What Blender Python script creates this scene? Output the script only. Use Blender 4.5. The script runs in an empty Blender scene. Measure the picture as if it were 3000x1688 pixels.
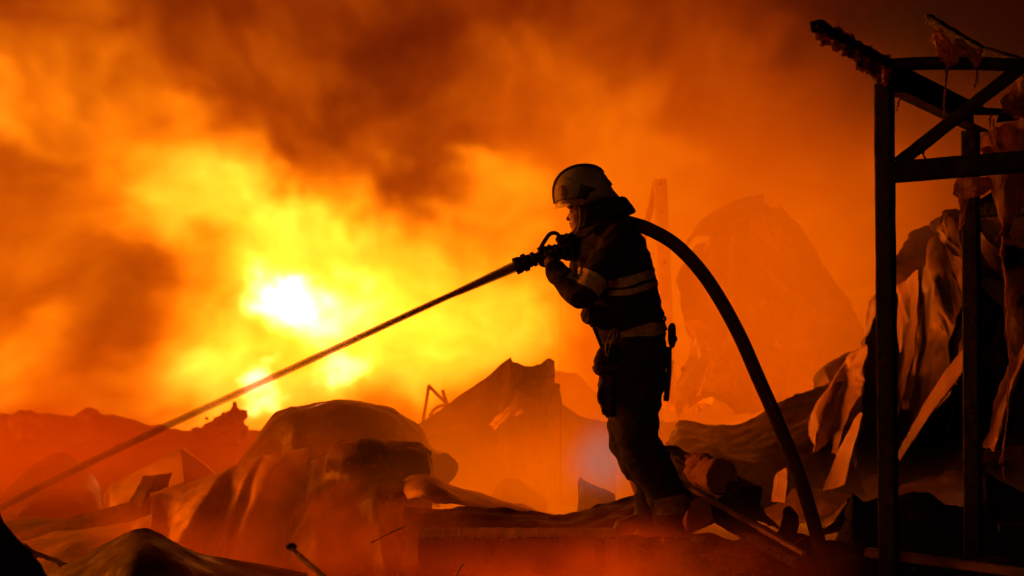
import bpy, bmesh, math, random
import numpy as np
from mathutils import Vector, Matrix, noise as mn

random.seed(7)
rng = np.random.default_rng(11)
sc = bpy.context.scene
COL = sc.collection
R = math.radians

# ------------------------------------------------------------------ camera
FOC = 85.0
K = 36.0 / FOC / 3000.0            # metres per photo pixel at one metre
CZ = 1.25
cam = bpy.data.cameras.new('camera')
cam_o = bpy.data.objects.new('camera', cam)
COL.objects.link(cam_o)
cam_o.location = (0, 0, CZ)
cam_o.rotation_euler = (R(90), 0, 0)
cam.lens = FOC
cam.sensor_width = 36
cam.clip_start = 0.1
cam.clip_end = 2000
cam.dof.use_dof = True
cam.dof.focus_distance = 12.1
cam.dof.aperture_fstop = 3.2
sc.camera = cam_o

# ------------------------------------------------------------------ world, sun, exposure
w = bpy.data.worlds.new("World")
sc.world = w
w.use_nodes = True
wn = w.node_tree
bg = wn.nodes['Background']
sky = wn.nodes.new('ShaderNodeTexSky')
sky.sky_type = 'NISHITA'
sky.sun_disc = False
sky.sun_elevation = R(22)
sky.sun_rotation = R(200)
wn.links.new(sky.outputs[0], bg.inputs[0])
bg.inputs[1].default_value = 0.00008

sun_d = bpy.data.lights.new('sun', 'SUN')
sun_d.energy = 0.13
sun_d.color = (1.0, 0.24, 0.06)
sun_d.angle = R(18)
sun_o = bpy.data.objects.new('sun', sun_d)
COL.objects.link(sun_o)
sun_o.rotation_euler = (R(68), 0, R(-20))

sc.view_settings.view_transform = 'Standard'
sc.view_settings.look = 'None'
sc.view_settings.exposure = 0
sc.view_settings.gamma = 1
sc.view_settings.use_curve_mapping = False
sc.render.engine = 'CYCLES'
cy = sc.cycles
cy.use_denoising = True
cy.use_adaptive_sampling = True
cy.adaptive_threshold = 0.02
cy.max_bounces = 5
cy.diffuse_bounces = 2
cy.glossy_bounces = 2
cy.transmission_bounces = 4
cy.transparent_max_bounces = 16
cy.volume_bounces = 1
cy.volume_step_rate = 2.0
cy.volume_max_steps = 256
cy.sample_clamp_indirect = 6
cy.caustics_reflective = False
cy.caustics_refractive = False

# ------------------------------------------------------------------ helpers
def P(px, py, Y):
    return Vector(((px - 1500) * Y * K, Y, CZ - (py - 844) * Y * K))

def tag(o, label=None, cat=None, group=None, kind=None):
    if label: o['label'] = label
    if cat: o['category'] = cat
    if group: o['group'] = group
    if kind: o['kind'] = kind
    return o

def empty(name, loc, label, cat, group=None):
    o = bpy.data.objects.new(name, None)
    o.empty_display_size = 0.1
    COL.objects.link(o)
    o.location = loc
    return tag(o, label, cat, group)

def wloc(o):
    v = Vector((0, 0, 0))
    while o is not None:
        v = v + Vector(o.location)
        o = o.parent
    return v

def obj(name, vf, mat, parent=None, smooth=True, origin=None):
    """vertices in world space -> one mesh object"""
    verts, faces = vf
    vs = np.array([tuple(v) for v in verts], dtype=float)
    if parent is not None:
        base = np.array(wloc(parent))
        loc = np.zeros(3)
    else:
        base = np.array(origin) if origin is not None else np.array([vs[:, 0].mean(), vs[:, 1].mean(), vs[:, 2].min()])
        loc = base
    me = bpy.data.meshes.new(name)
    me.from_pydata([tuple(v) for v in (vs - base)], [], [tuple(f) for f in faces])
    me.validate()
    me.update()
    if smooth:
        me.polygons.foreach_set('use_smooth', [True] * len(me.polygons))
    o = bpy.data.objects.new(name, me)
    COL.objects.link(o)
    o.location = loc
    if parent is not None:
        o.parent = parent
    if mat: me.materials.append(mat)
    return o

def join(*vfs):
    V, F = [], []
    for v, f in vfs:
        n = len(V)
        V += [tuple(x) for x in v]
        F += [tuple(i + n for i in g) for g in f]
    return V, F

def catmull(pts, n):
    pts = [np.array(p, float) for p in pts]
    if len(pts) == 2:
        return [pts[0] + (pts[1] - pts[0]) * i / (n - 1) for i in range(n)]
    q = [2 * pts[0] - pts[1]] + pts + [2 * pts[-1] - pts[-2]]
    out = []
    m = len(pts) - 1
    for i in range(n):
        t = i / (n - 1) * m
        s = min(int(t), m - 1)
        u = t - s
        a, b, c, d = q[s:s + 4]
        out.append(0.5 * ((2 * b) + (-a + c) * u + (2 * a - 5 * b + 4 * c - d) * u * u + (-a + 3 * b - 3 * c + d) * u ** 3))
    return out

def linpts(pts, n):
    pts = [np.array(p, float) for p in pts]
    m = len(pts) - 1
    out = []
    for i in range(n):
        t = i / (n - 1) * m
        s = min(int(t), m - 1)
        out.append(pts[s] + (pts[s + 1] - pts[s]) * (t - s))
    return out

def crumple_map(U, V, n, ratio, seed):
    """creased surface: random heights joined by flat triangles"""
    from mathutils.geometry import delaunay_2d_cdt
    r = random.Random(seed * 7 + 1)
    pts = [Vector((r.uniform(-.15, 1.15) * ratio, r.uniform(-.15, 1.15))) for _ in range(n)]
    pts += [Vector((a * ratio, b)) for a in (-.6, 1.6) for b in (-.6, 1.6)]
    res_ = delaunay_2d_cdt(pts, [], [], 0, 1e-6)
    vv, tri = res_[0], res_[2]
    h = [r.uniform(-1, 1) for _ in vv]
    H = np.zeros_like(U); X = U * ratio
    for t in tri:
        a, b, c = (vv[i] for i in t)
        d = (b.y - c.y) * (a.x - c.x) + (c.x - b.x) * (a.y - c.y)
        if abs(d) < 1e-9: continue
        l1 = ((b.y - c.y) * (X - c.x) + (c.x - b.x) * (V - c.y)) / d
        l2 = ((c.y - a.y) * (X - c.x) + (a.x - c.x) * (V - c.y)) / d
        l3 = 1 - l1 - l2
        m = (l1 >= -1e-6) & (l2 >= -1e-6) & (l3 >= -1e-6)
        H[m] = (l1 * h[t[0]] + l2 * h[t[1]] + l3 * h[t[2]])[m]
    return H

def patch(rows, nu=40, nv=24, folds=6, amp=0.05, fine=0.006, thick=0.006, ragged=0.01, seed=0, sharp=False, crumple=None):
    """crumpled sheet through rows of control points (px, py, Y)"""
    r = random.Random(seed)
    L3 = []
    for row in rows:
        pw = [P(*p) for p in row]
        L3.append(linpts(pw, nu) if sharp else catmull(pw, nu))
    grid = []
    for i in range(nu):
        colp = [L3[j][i] for j in range(len(rows))]
        grid.append(linpts(colp, nv) if sharp else catmull(colp, nv))
    G = np.array(grid)                                  # nu, nv, 3
    du = np.gradient(G, axis=0); dv = np.gradient(G, axis=1)
    N = np.cross(du, dv)
    N /= (np.linalg.norm(N, axis=2, keepdims=True) + 1e-9)
    U, Vv = np.meshgrid(np.linspace(0, 1, nu), np.linspace(0, 1, nv), indexing='ij')
    D = np.zeros_like(U)
    for _ in range(folds):
        a = r.uniform(0, math.pi); c, s = math.cos(a), math.sin(a)
        u0, v0 = r.random(), r.random()
        x = (U - u0) * c + (Vv - v0) * s
        D += r.uniform(-1, 1) * np.abs(x)
    if folds:
        D -= D.mean(); D /= (D.std() + 1e-6)
    D *= amp
    if crumple is None and amp > .004: crumple = (26, amp * .7, 1.5)
    if crumple:
        D += crumple_map(U, Vv, crumple[0], crumple[2], seed) * crumple[1] + crumple_map(U, Vv, crumple[0] * 4, crumple[2], seed + 50) * crumple[1] * .35
    V = []
    for i in range(nu):
        for j in range(nv):
            p = G[i, j]
            f = mn.noise(Vector(p * 6) + Vector((seed, 0, 0))) * fine * 2 + mn.noise(Vector(p * 22)) * fine * .6
            q = p + N[i, j] * (D[i, j] + f)
            if i in (0, nu - 1) or j in (0, nv - 1):
                q = q + np.array([mn.noise(Vector(p * 9)) + mn.noise(Vector(p * 31)) * .4, 0, mn.noise(Vector(p * 9) + Vector((7, 0, 0))) + mn.noise(Vector(p * 31) + Vector((3, 0, 0))) * .4]) * ragged * 1.6
            V.append(q)
    n = len(V)
    F = [(i * nv + j, (i + 1) * nv + j, (i + 1) * nv + j + 1, i * nv + j + 1) for i in range(nu - 1) for j in range(nv - 1)]
    Nf = N.reshape(-1, 3)
    V2 = [V[i] + Nf[i] * thick for i in range(n)]
    F2 = [tuple(x + n for x in reversed(f)) for f in F]
    B = [i * nv for i in range(nu)] + [(nu - 1) * nv + j for j in range(1, nv)] + [i * nv + nv - 1 for i in range(nu - 2, -1, -1)] + [j for j in range(nv - 2, 0, -1)]
    F3 = [(B[k], B[(k + 1) % len(B)], B[(k + 1) % len(B)] + n, B[k] + n) for k in range(len(B))]
    return V + V2, F + F2 + F3

def frame_axes(d, up=(0, 0, 1)):
    d = Vector(d).normalized()
    u = Vector(up)
    if abs(d.dot(u)) > 0.98: u = Vector((0, 1, 0))
    s = d.cross(u).normalized()
    t = s.cross(d).normalized()
    return d, s, t

def beam(a, b, wd, ht, roll=0.0, seg=1, rough=0.0, seed=0, bev=0.12):
    """rectangular bar with chamfered edges between two world points"""
    a, b = Vector(a), Vector(b)
    d, s, t = frame_axes(b - a)
    c_, s_ = math.cos(roll), math.sin(roll)
    s, t = s * c_ + t * s_, t * c_ - s * s_
    e = min(wd, ht) * bev
    prof = [(-wd/2+e, -ht/2), (wd/2-e, -ht/2), (wd/2, -ht/2+e), (wd/2, ht/2-e), (wd/2-e, ht/2), (-wd/2+e, ht/2), (-wd/2, ht/2-e), (-wd/2, -ht/2+e)]
    r = random.Random(seed)
    V = []; m = len(prof)
    for k in range(seg + 1):
        c = a.lerp(b, k / seg)
        for (x, y) in prof:
            v = c + s * x + t * y
            if rough: v += Vector((r.uniform(-1, 1), r.uniform(-1, 1), r.uniform(-1, 1))) * rough
            V.append(v)
    F = [(k*m+i, k*m+(i+1) % m, (k+1)*m+(i+1) % m, (k+1)*m+i) for k in range(seg) for i in range(m)]
    F += [tuple(range(m))[::-1], tuple(range(seg*m, seg*m+m))]
    return V, F

def tube(pts, rad, ns=12, flat=1.0, cap=True, up=(0, 0, 1)):
    """sweep with per-point radius"""
    pts = [Vector(p) for p in pts]
    n = len(pts)
    rads = rad if isinstance(rad, (list, tuple)) else [rad] * n
    V = []
    prev = None
    for i in range(n):
        d = pts[min(i + 1, n - 1)] - pts[max(i - 1, 0)]
        if d.length < 1e-9: d = Vector((0, 0, 1))
        d.normalize()
        if prev is None: _, s, t = frame_axes(d, up)
        else:
            s = (prev - d * prev.dot(d)).normalized()
            t = s.cross(d).normalized()
        prev = s
        for k in range(ns):
            a = 2 * math.pi * k / ns
            V.append(pts[i] + (s * math.cos(a) + t * math.sin(a) * flat) * rads[i])
    F = [(i*ns+k, i*ns+(k+1) % ns, (i+1)*ns+(k+1) % ns, (i+1)*ns+k) for i in range(n-1) for k in range(ns)]
    if cap:
        F += [tuple(range(ns))[::-1], tuple(range((n-1)*ns, n*ns))]
    return V, F

def blob(c, r, seed=0, amp=0.25, freq=3.0, nu=14, nv=9):
    c = Vector(c); r = Vector(r) if not isinstance(r, (int, float)) else Vector((r, r, r))
    V = [c + Vector((0, 0, r.z)), c - Vector((0, 0, r.z))]
    F = []
    for j in range(1, nv):
        th = math.pi * j / nv
        for i in range(nu):
            ph = 2 * math.pi * i / nu
            d = Vector((math.sin(th)*math.cos(ph), math.sin(th)*math.sin(ph), math.cos(th)))
            k = 1 + amp * mn.noise(d * freq + Vector((seed * 3.1, seed, 0))) * 2
            V.append(c + Vector((d.x*r.x, d.y*r.y, d.z*r.z)) * k)
    for i in range(nu):
        F.append((0, 2 + i, 2 + (i + 1) % nu))
        F.append((1, 2 + (nv-2)*nu + (i + 1) % nu, 2 + (nv-2)*nu + i))
    for j in range(nv - 2):
        for i in range(nu):
            F.append((2+j*nu+i, 2+(j+1)*nu+i, 2+(j+1)*nu+(i+1) % nu, 2+j*nu+(i+1) % nu))
    return V, F

def shard(c, r, seed):
    """angular rubble piece"""
    rr = random.Random(seed)
    bm = bmesh.new()
    for _ in range(14):
        v = Vector((rr.gauss(0, 1), rr.gauss(0, 1), rr.gauss(0, 1))).normalized()
        bm.verts.new(Vector(c) + Vector((v.x*r[0], v.y*r[1], v.z*r[2])))
    bmesh.ops.convex_hull(bm, input=bm.verts)
    for v in [v for v in bm.verts if not v.link_faces]: bm.verts.remove(v)
    bm.verts.index_update()
    V = [v.co.copy() for v in bm.verts]; F = [[v.index for v in f.verts] for f in bm.faces]
    bm.free()
    return V, F

def fuse(vf, voxel=0.01, smooth=6, wr=None):
    """fuse overlapping closed shapes into one continuous skin"""
    me = bpy.data.meshes.new('tmp')
    me.from_pydata([tuple(v) for v in vf[0]], [], [tuple(f) for f in vf[1]])
    bm = bmesh.new(); bm.from_mesh(me); bmesh.ops.recalc_face_normals(bm, faces=bm.faces); bm.to_mesh(me); bm.free()
    o = bpy.data.objects.new('tmp', me)
    COL.objects.link(o)
    m = o.modifiers.new('r', 'REMESH'); m.mode = 'VOXEL'; m.voxel_size = voxel
    if smooth:
        s = o.modifiers.new('s', 'SMOOTH'); s.iterations = smooth; s.factor = 0.5
    dg = bpy.context.evaluated_depsgraph_get()
    ev = o.evaluated_get(dg)
    m2 = ev.to_mesh()
    nv = len(m2.vertices)
    co = np.empty(nv * 3); m2.vertices.foreach_get('co', co); co = co.reshape(-1, 3)
    no = np.empty(nv * 3); m2.vertices.foreach_get('normal', no); no = no.reshape(-1, 3)
    F = [tuple(p.vertices) for p in m2.polygons]
    ev.to_mesh_clear()
    bpy.data.objects.remove(o)
    bpy.data.meshes.remove(me)
    if wr:
        co = np.array([c + n * wr(Vector(c)) for c, n in zip(co, no)])
    return [tuple(c) for c in co], F

# ------------------------------------------------------------------ materials
def mat(name, col, col2=None, rough=0.7, metal=0.0, scale=6.0, bump=0.3, bscale=30.0, detail=6, contrast=(0.35, 0.65),
        trans=0.0, spec=0.5, rough2=None, stretch=(1, 1, 1), sheen=0.0, alpha=1.0):
    m = bpy.data.materials.new(name)
    m.use_nodes = True
    nt = m.node_tree; N = nt.nodes; L = nt.links
    b = N['Principled BSDF']
    tc = N.new('ShaderNodeTexCoord'); mp = N.new('ShaderNodeMapping')
    mp.inputs['Scale'].default_value = stretch
    L.new(tc.outputs['Object'], mp.inputs['Vector'])
    n1 = N.new('ShaderNodeTexNoise'); n1.inputs['Scale'].default_value = scale; n1.inputs['Detail'].default_value = detail
    L.new(mp.outputs[0], n1.inputs['Vector'])
    rp = N.new('ShaderNodeValToRGB')
    rp.color_ramp.elements[0].position = contrast[0]; rp.color_ramp.elements[1].position = contrast[1]
    rp.color_ramp.elements[0].color = (*col, 1); rp.color_ramp.elements[1].color = (*(col2 or col), 1)
    L.new(n1.outputs['Fac'], rp.inputs[0]); L.new(rp.outputs[0], b.inputs['Base Color'])
    b.inputs['Roughness'].default_value = rough; b.inputs['Metallic'].default_value = metal
    if rough2 is not None:
        mr = N.new('ShaderNodeMapRange'); mr.inputs['To Min'].default_value = rough; mr.inputs['To Max'].default_value = rough2
        mr.inputs['From Min'].default_value = .35; mr.inputs['From Max'].default_value = .65
        n3 = N.new('ShaderNodeTexNoise'); n3.inputs['Scale'].default_value = scale * 2.3; n3.inputs['Detail'].default_value = 5
        L.new(mp.outputs[0], n3.inputs['Vector']); L.new(n3.outputs['Fac'], mr.inputs['Value']); L.new(mr.outputs[0], b.inputs['Roughness'])
    if bump:
        n2 = N.new('ShaderNodeTexNoise'); n2.inputs['Scale'].default_value = bscale; n2.inputs['Detail'].default_value = 8
        L.new(mp.outputs[0], n2.inputs['Vector'])
        bp = N.new('ShaderNodeBump'); bp.inputs['Strength'].default_value = bump; bp.inputs['Distance'].default_value = 0.02
        L.new(n2.outputs['Fac'], bp.inputs['Height']); L.new(bp.outputs[0], b.inputs['Normal'])
    b.inputs['Specular IOR Level'].default_value = spec
    if trans: b.inputs['Transmission Weight'].default_value = trans
    if sheen:
        b.inputs['Sheen Weight'].default_value = sheen; b.inputs['Sheen Roughness'].default_value = .5
    b.inputs['Alpha'].default_value = alpha
    return m

M = {
 'steel':   mat('charred_steel', (.008, .007, .007), (.030, .022, .018), .5, .3, 9, .5, 60, rough2=.85),
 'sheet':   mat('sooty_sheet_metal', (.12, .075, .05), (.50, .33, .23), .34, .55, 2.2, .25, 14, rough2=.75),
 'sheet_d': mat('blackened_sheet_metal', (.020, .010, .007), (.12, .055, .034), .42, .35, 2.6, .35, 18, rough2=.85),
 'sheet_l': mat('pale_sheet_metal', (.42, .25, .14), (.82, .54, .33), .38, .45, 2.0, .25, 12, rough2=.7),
 'soot':    mat('soot_black', (.006, .005, .005), (.025, .02, .016), .9, 0, 8, .6, 30),
 'concrete':mat('smoked_concrete', (.30, .17, .11), (.46, .28, .19), .9, 0, 5, .5, 45),
 'conc_d':  mat('smoked_concrete_patch', (.15, .08, .055), (.22, .13, .09), .9, 0, 9, .5, 45),
 'ground':  mat('ash_ground', (.02, .016, .013), (.10, .08, .065), .95, 0, 3, .8, 25),
 'rubble':  mat('rubble', (.05, .03, .02), (.16, .10, .07), .9, 0, 6, .6, 40),
 'wood':    mat('split_timber', (.30, .17, .08), (.50, .32, .17), .7, 0, 7, .5, 40, stretch=(1, 1, 1)),
 'wood_d':  mat('charred_timber', (.012, .009, .007), (.07, .045, .03), .85, 0, 14, .8, 50),
 'post':    mat('scorched_post', (.55, .40, .25), (.80, .62, .42), .75, 0, 4, .3, 30),
 'fabric':  mat('dark_turnout_cloth', (.010, .009, .011), (.024, .020, .022), .85, 0, 25, .35, 160    ),
 'band_d':  mat('darker_reflective_band', (.12, .12, .06), (.28, .27, .13), .7, 0, 30, .2, 120),  # darker copy of the reflective band colour, for the cuff
 'band':    mat('reflective_band', (.42, .40, .18), (.66, .62, .30), .55, .1, 30, .2, 120),
 'helmet':  mat('scuffed_helmet_shell', (.22, .24, .14), (.40, .43, .27), .45, 0, 14, .12, 60, rough2=.65),
 'h_dark':  mat('black_trim', (.012, .011, .011), (.03, .026, .024), .5, 0, 20, .1, 60),
 'emblem':  mat('emblem_enamel', (.20, .10, .05), (.30, .17, .09), .45, 0, 40, .1, 60),
 'skin':    mat('skin', (.42, .22, .14), (.52, .29, .19), .5, 0, 30, .1, 120),
 'glove':   mat('leather_glove', (.03, .018, .012), (.08, .048, .03), .65, 0, 30, .5, 90),
 'boot':    mat('rubber_boot', (.014, .012, .011), (.03, .026, .022), .45, 0, 20, .2, 60),
 'hose':    mat('woven_hose', (.055, .022, .016), (.10, .045, .03), .7, 0, 18, .35, 220),
 'metal':   mat('nozzle_metal', (.03, .024, .02), (.09, .07, .055), .38, .6, 20, .15, 60),
 'plastic': mat('scorched_plastic_film', (.22, .10, .05), (.60, .38, .20), .35, 0, 9, .8, 26, trans=.25, stretch=(2.5, 2.5, .5)),
 'red':     mat('reddish_masonry', (.30, .12, .07), (.42, .19, .12), .9, 0, 12, .6, 60),
 'hair':    mat('eyebrow_hair', (.01, .007, .005), None, .8, 0, 30, .1, 90),
 'eye':     mat('eye_white', (.55, .45, .38), None, .3, 0, 30, 0, 90),
}
_nt = M['plastic'].node_tree
_pb = _nt.nodes['Principled BSDF']; _tl = _nt.nodes.new('ShaderNodeBsdfTranslucent'); _mx = _nt.nodes.new('ShaderNodeMixShader'); _mx.inputs[0].default_value = .5
_pb.inputs['Transmission Weight'].default_value = 0
_tl.inputs[0].default_value = (.75, .40, .18, 1)
_nt.links.new(_pb.outputs[0], _mx.inputs[1]); _nt.links.new(_tl.outputs[0], _mx.inputs[2]); _nt.links.new(_mx.outputs[0], _nt.nodes['Material Output'].inputs['Surface'])
# visor: clear amber plastic
vm_ = bpy.data.materials.new('visor_plastic'); vm_.use_nodes = True
_b = vm_.node_tree.nodes['Principled BSDF']
_n = vm_.node_tree.nodes.new('ShaderNodeTexNoise'); _n.inputs['Scale'].default_value = 30
_r = vm_.node_tree.nodes.new('ShaderNodeMapRange'); _r.inputs['To Min'].default_value = .35; _r.inputs['To Max'].default_value = .55
vm_.node_tree.links.new(_n.outputs['Fac'], _r.inputs['Value']); vm_.node_tree.links.new(_r.outputs[0], _b.inputs['Alpha'])
_b.inputs['Base Color'].default_value = (.75, .55, .35, 1); _b.inputs['Roughness'].default_value = .25
M['visor'] = vm_
# water
wm = bpy.data.materials.new('water_spray'); wm.use_nodes = True
_b = wm.node_tree.nodes['Principled BSDF']
tc = wm.node_tree.nodes.new('ShaderNodeTexCoord'); mp = wm.node_tree.nodes.new('ShaderNodeMapping')
mp.inputs['Rotation'].default_value = (0, R(24.5), 0)
mp2 = wm.node_tree.nodes.new('ShaderNodeMapping'); mp2.inputs['Scale'].default_value = (.9, .9, 34)
_n = wm.node_tree.nodes.new('ShaderNodeTexNoise'); _n.inputs['Scale'].default_value = 1.6; _n.inputs['Detail'].default_value = 5
_r = wm.node_tree.nodes.new('ShaderNodeMapRange'); _r.inputs['To Min'].default_value = .86; _r.inputs['To Max'].default_value = .95
_r.inputs['From Min'].default_value = .3; _r.inputs['From Max'].default_value = .5
wl = wm.node_tree.links
wl.new(tc.outputs['Object'], mp.inputs['Vector']); wl.new(mp.outputs[0], mp2.inputs['Vector']); wl.new(mp2.outputs[0], _n.inputs['Vector'])
wl.new(_n.outputs['Fac'], _r.inputs['Value']); _lw = wm.node_tree.nodes.new('ShaderNodeLayerWeight'); _lw.inputs[0].default_value = .5
_iv = wm.node_tree.nodes.new('ShaderNodeMapRange'); _iv.inputs['From Min'].default_value = .97; _iv.inputs['From Max'].default_value = .12; _iv.inputs['To Min'].default_value = 0; _iv.inputs['To Max'].default_value = 1
wl.new(_lw.outputs['Facing'], _iv.inputs['Value'])
_sx = wm.node_tree.nodes.new('ShaderNodeSeparateXYZ'); wl.new(tc.outputs['Generated'], _sx.inputs[0])
_g = wm.node_tree.nodes.new('ShaderNodeMapRange'); _g.inputs['From Min'].default_value = .15; _g.inputs['From Max'].default_value = .8; _g.inputs['To Min'].default_value = .55; _g.inputs['To Max'].default_value = 1
wl.new(_sx.outputs[0], _g.inputs['Value'])
_m0 = wm.node_tree.nodes.new('ShaderNodeMath'); _m0.operation = 'MULTIPLY'; wl.new(_iv.outputs[0], _m0.inputs[0]); wl.new(_g.outputs[0], _m0.inputs[1]); _iv = _m0
_mu = wm.node_tree.nodes.new('ShaderNodeMath'); _mu.operation = 'MULTIPLY'
wl.new(_r.outputs[0], _mu.inputs[0]); wl.new(_iv.outputs[0], _mu.inputs[1]); wl.new(_mu.outputs[0], _b.inputs['Alpha'])
_b.inputs['Base Color'].default_value = (.24, .09, .05, 1); _b.inputs['Roughness'].default_value = .75
M['water'] = wm

# ------------------------------------------------------------------ volumes on real grids
def lattice(seed, n=64):
    return np.random.default_rng(seed).random((n, n, n)).astype(np.float32)

def vnoise(lat, x, y, z):
    n = lat.shape[0]
    out = 0
    xi = np.floor(x).astype(np.int32); yi = np.floor(y).astype(np.int32); zi = np.floor(z).astype(np.int32)
    fx = x - xi; fy = y - yi; fz = z - zi
    fx = fx * fx * (3 - 2 * fx); fy = fy * fy * (3 - 2 * fy); fz = fz * fz * (3 - 2 * fz)
    for a in (0, 1):
        wx = fx if a else 1 - fx
        for b in (0, 1):
            wy = fy if b else 1 - fy
            for c in (0, 1):
                wz = fz if c else 1 - fz
                out = out + lat[(xi + a) % n, (yi + b) % n, (zi + c) % n] * wx * wy * wz
    return out

def fbm(seed, x, y, z, f, octv=4, gain=.5, billow=False):
    s = 0; a = 1; tot = 0
    lat = lattice(seed)
    for o in range(octv):
        v = vnoise(lat, x * f + 17.3 * o, y * f + 5.1 * o, z * f + 9.7 * o)
        if billow: v = 1 - np.abs(2 * v - 1) * 1.6
        s = s + a * (v - .5); tot += a
        a *= gain; f *= 2.03
    return s / tot * 2

def grid_axes(lo, hi, res):
    ax = [np.linspace(lo[i], hi[i], res[i], dtype=np.float32) for i in range(3)]
    return np.meshgrid(*ax, indexing='ij')

def grid_volume(name, lo, hi, res, d, material):
    nx, ny, nz = res
    me = bpy.data.meshes.new(name + '_field'); me.vertices.add(d.size)
    a = me.attributes.new('f', 'FLOAT', 'POINT'); a.data.foreach_set('value', d.astype(np.float32).ravel())
    src = bpy.data.objects.new(name + '_field', me)
    vol = bpy.data.volumes.new(name); vo = bpy.data.objects.new(name, vol); COL.objects.link(vo)
    ng = bpy.data.node_groups.new(name, 'GeometryNodeTree')
    ng.interface.new_socket('Geometry', in_out='INPUT', socket_type='NodeSocketGeometry')
    ng.interface.new_socket('Geometry', in_out='OUTPUT', socket_type='NodeSocketGeometry')
    N = ng.nodes; L = ng.links
    out = N.new('NodeGroupOutput'); vc = N.new('GeometryNodeVolumeCube'); sm = N.new('GeometryNodeSetMaterial')
    vc.inputs['Min'].default_value = lo; vc.inputs['Max'].default_value = hi
    for k, n in zip(('Resolution X', 'Resolution Y', 'Resolution Z'), res): vc.inputs[k].default_value = n
    oi = N.new('GeometryNodeObjectInfo'); oi.inputs['Object'].default_value = src
    si = N.new('GeometryNodeSampleIndex'); si.data_type = 'FLOAT'; si.clamp = True
    na = N.new('GeometryNodeInputNamedAttribute'); na.data_type = 'FLOAT'; na.inputs['Name'].default_value = 'f'
    pos = N.new('GeometryNodeInputPosition')
    def vmath(op, x, y):
        n = N.new('ShaderNodeVectorMath'); n.operation = op
        L.new(x, n.inputs[0])
        if y is not None: n.inputs[1].default_value = y
        return n
    step = [(hi[i] - lo[i]) / (res[i] - 1) for i in range(3)]
    q = vmath('SUBTRACT', pos.outputs[0], tuple(lo)); q = vmath('DIVIDE', q.outputs[0], tuple(step))
    q = vmath('ADD', q.outputs[0], (.5, .5, .5)); q = vmath('FLOOR', q.outputs[0], None)
    q = vmath('DOT_PRODUCT', q.outputs[0], (ny * nz, nz, 1))
    L.new(q.outputs['Value'], si.inputs['Index']); L.new(oi.outputs['Geometry'], si.inputs['Geometry']); L.new(na.outputs[0], si.inputs['Value'])
    L.new(si.outputs[0], vc.inputs['Density']); L.new(vc.outputs[0], sm.inputs['Geometry']); L.new(sm.outputs[0], out.inputs[0])
    sm.inputs['Material'].default_value = material
    vo.modifiers.new('grid', 'NODES').node_group = ng
    vol.materials.append(material)
    return vo

def vol_material(name, emit=None, scatter=None, absorb=None, aniso=0.0, cap=None):
    """emit: list of (density, strength rgb) ramp; scatter/absorb: (rgb, density factor)"""
    m = bpy.data.materials.new(name); m.use_nodes = True
    nt = m.node_tree; nt.nodes.clear(); N = nt.nodes; L = nt.links
    at = N.new('ShaderNodeAttribute'); at.attribute_name = 'density'
    mo = N.new('ShaderNodeOutputMaterial')
    outs = []
    if emit:
        ex = []
        for coef, power in emit:
            p = N.new('ShaderNodeMath'); p.operation = 'POWER'; L.new(at.outputs['Fac'], p.inputs[0]); p.inputs[1].default_value = power
            q = N.new('ShaderNodeMath'); q.operation = 'MULTIPLY'; L.new(p.outputs[0], q.inputs[0]); q.inputs[1].default_value = coef
            if cap and len(ex) == 1:      # green never more than this share of red
                c1 = N.new('ShaderNodeMath'); c1.operation = 'MULTIPLY'; L.new(at.outputs['Fac'], c1.inputs[0]); c1.inputs[1].default_value = cap
                c2 = N.new('ShaderNodeMath'); c2.operation = 'MINIMUM'; L.new(q.outputs[0], c2.inputs[0]); L.new(c1.outputs[0], c2.inputs[1]); q = c2
            ex.append(q)
        cc = N.new('ShaderNodeCombineColor')
        for i in range(3): L.new(ex[i].outputs[0], cc.inputs[i])
        e = N.new('ShaderNodeEmission'); L.new(cc.outputs[0], e.inputs[0]); e.inputs[1].default_value = 1
        outs.append(e.outputs[0])
    for kind, spec in (('ShaderNodeVolumeScatter', scatter), ('ShaderNodeVolumeAbsorption', absorb)):
        if not spec: continue
        s = N.new(kind); s.inputs['Color'].default_value = (*spec[0], 1)
        q = N.new('ShaderNodeMath'); q.operation = 'MULTIPLY'; L.new(at.outputs['Fac'], q.inputs[0]); q.inputs[1].default_value = spec[1]
        L.new(q.outputs[0], s.inputs['Density'])
        if kind.endswith('Scatter'): s.inputs['Anisotropy'].default_value = aniso
        outs.append(s.outputs[0])
    cur = outs[0]
    for o2 in outs[1:]:
        ad = N.new('ShaderNodeAddShader'); L.new(cur, ad.inputs[0]); L.new(o2, ad.inputs[1]); cur = ad.outputs[0]
    L.new(cur, mo.inputs['Volume'])
    return m

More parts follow.
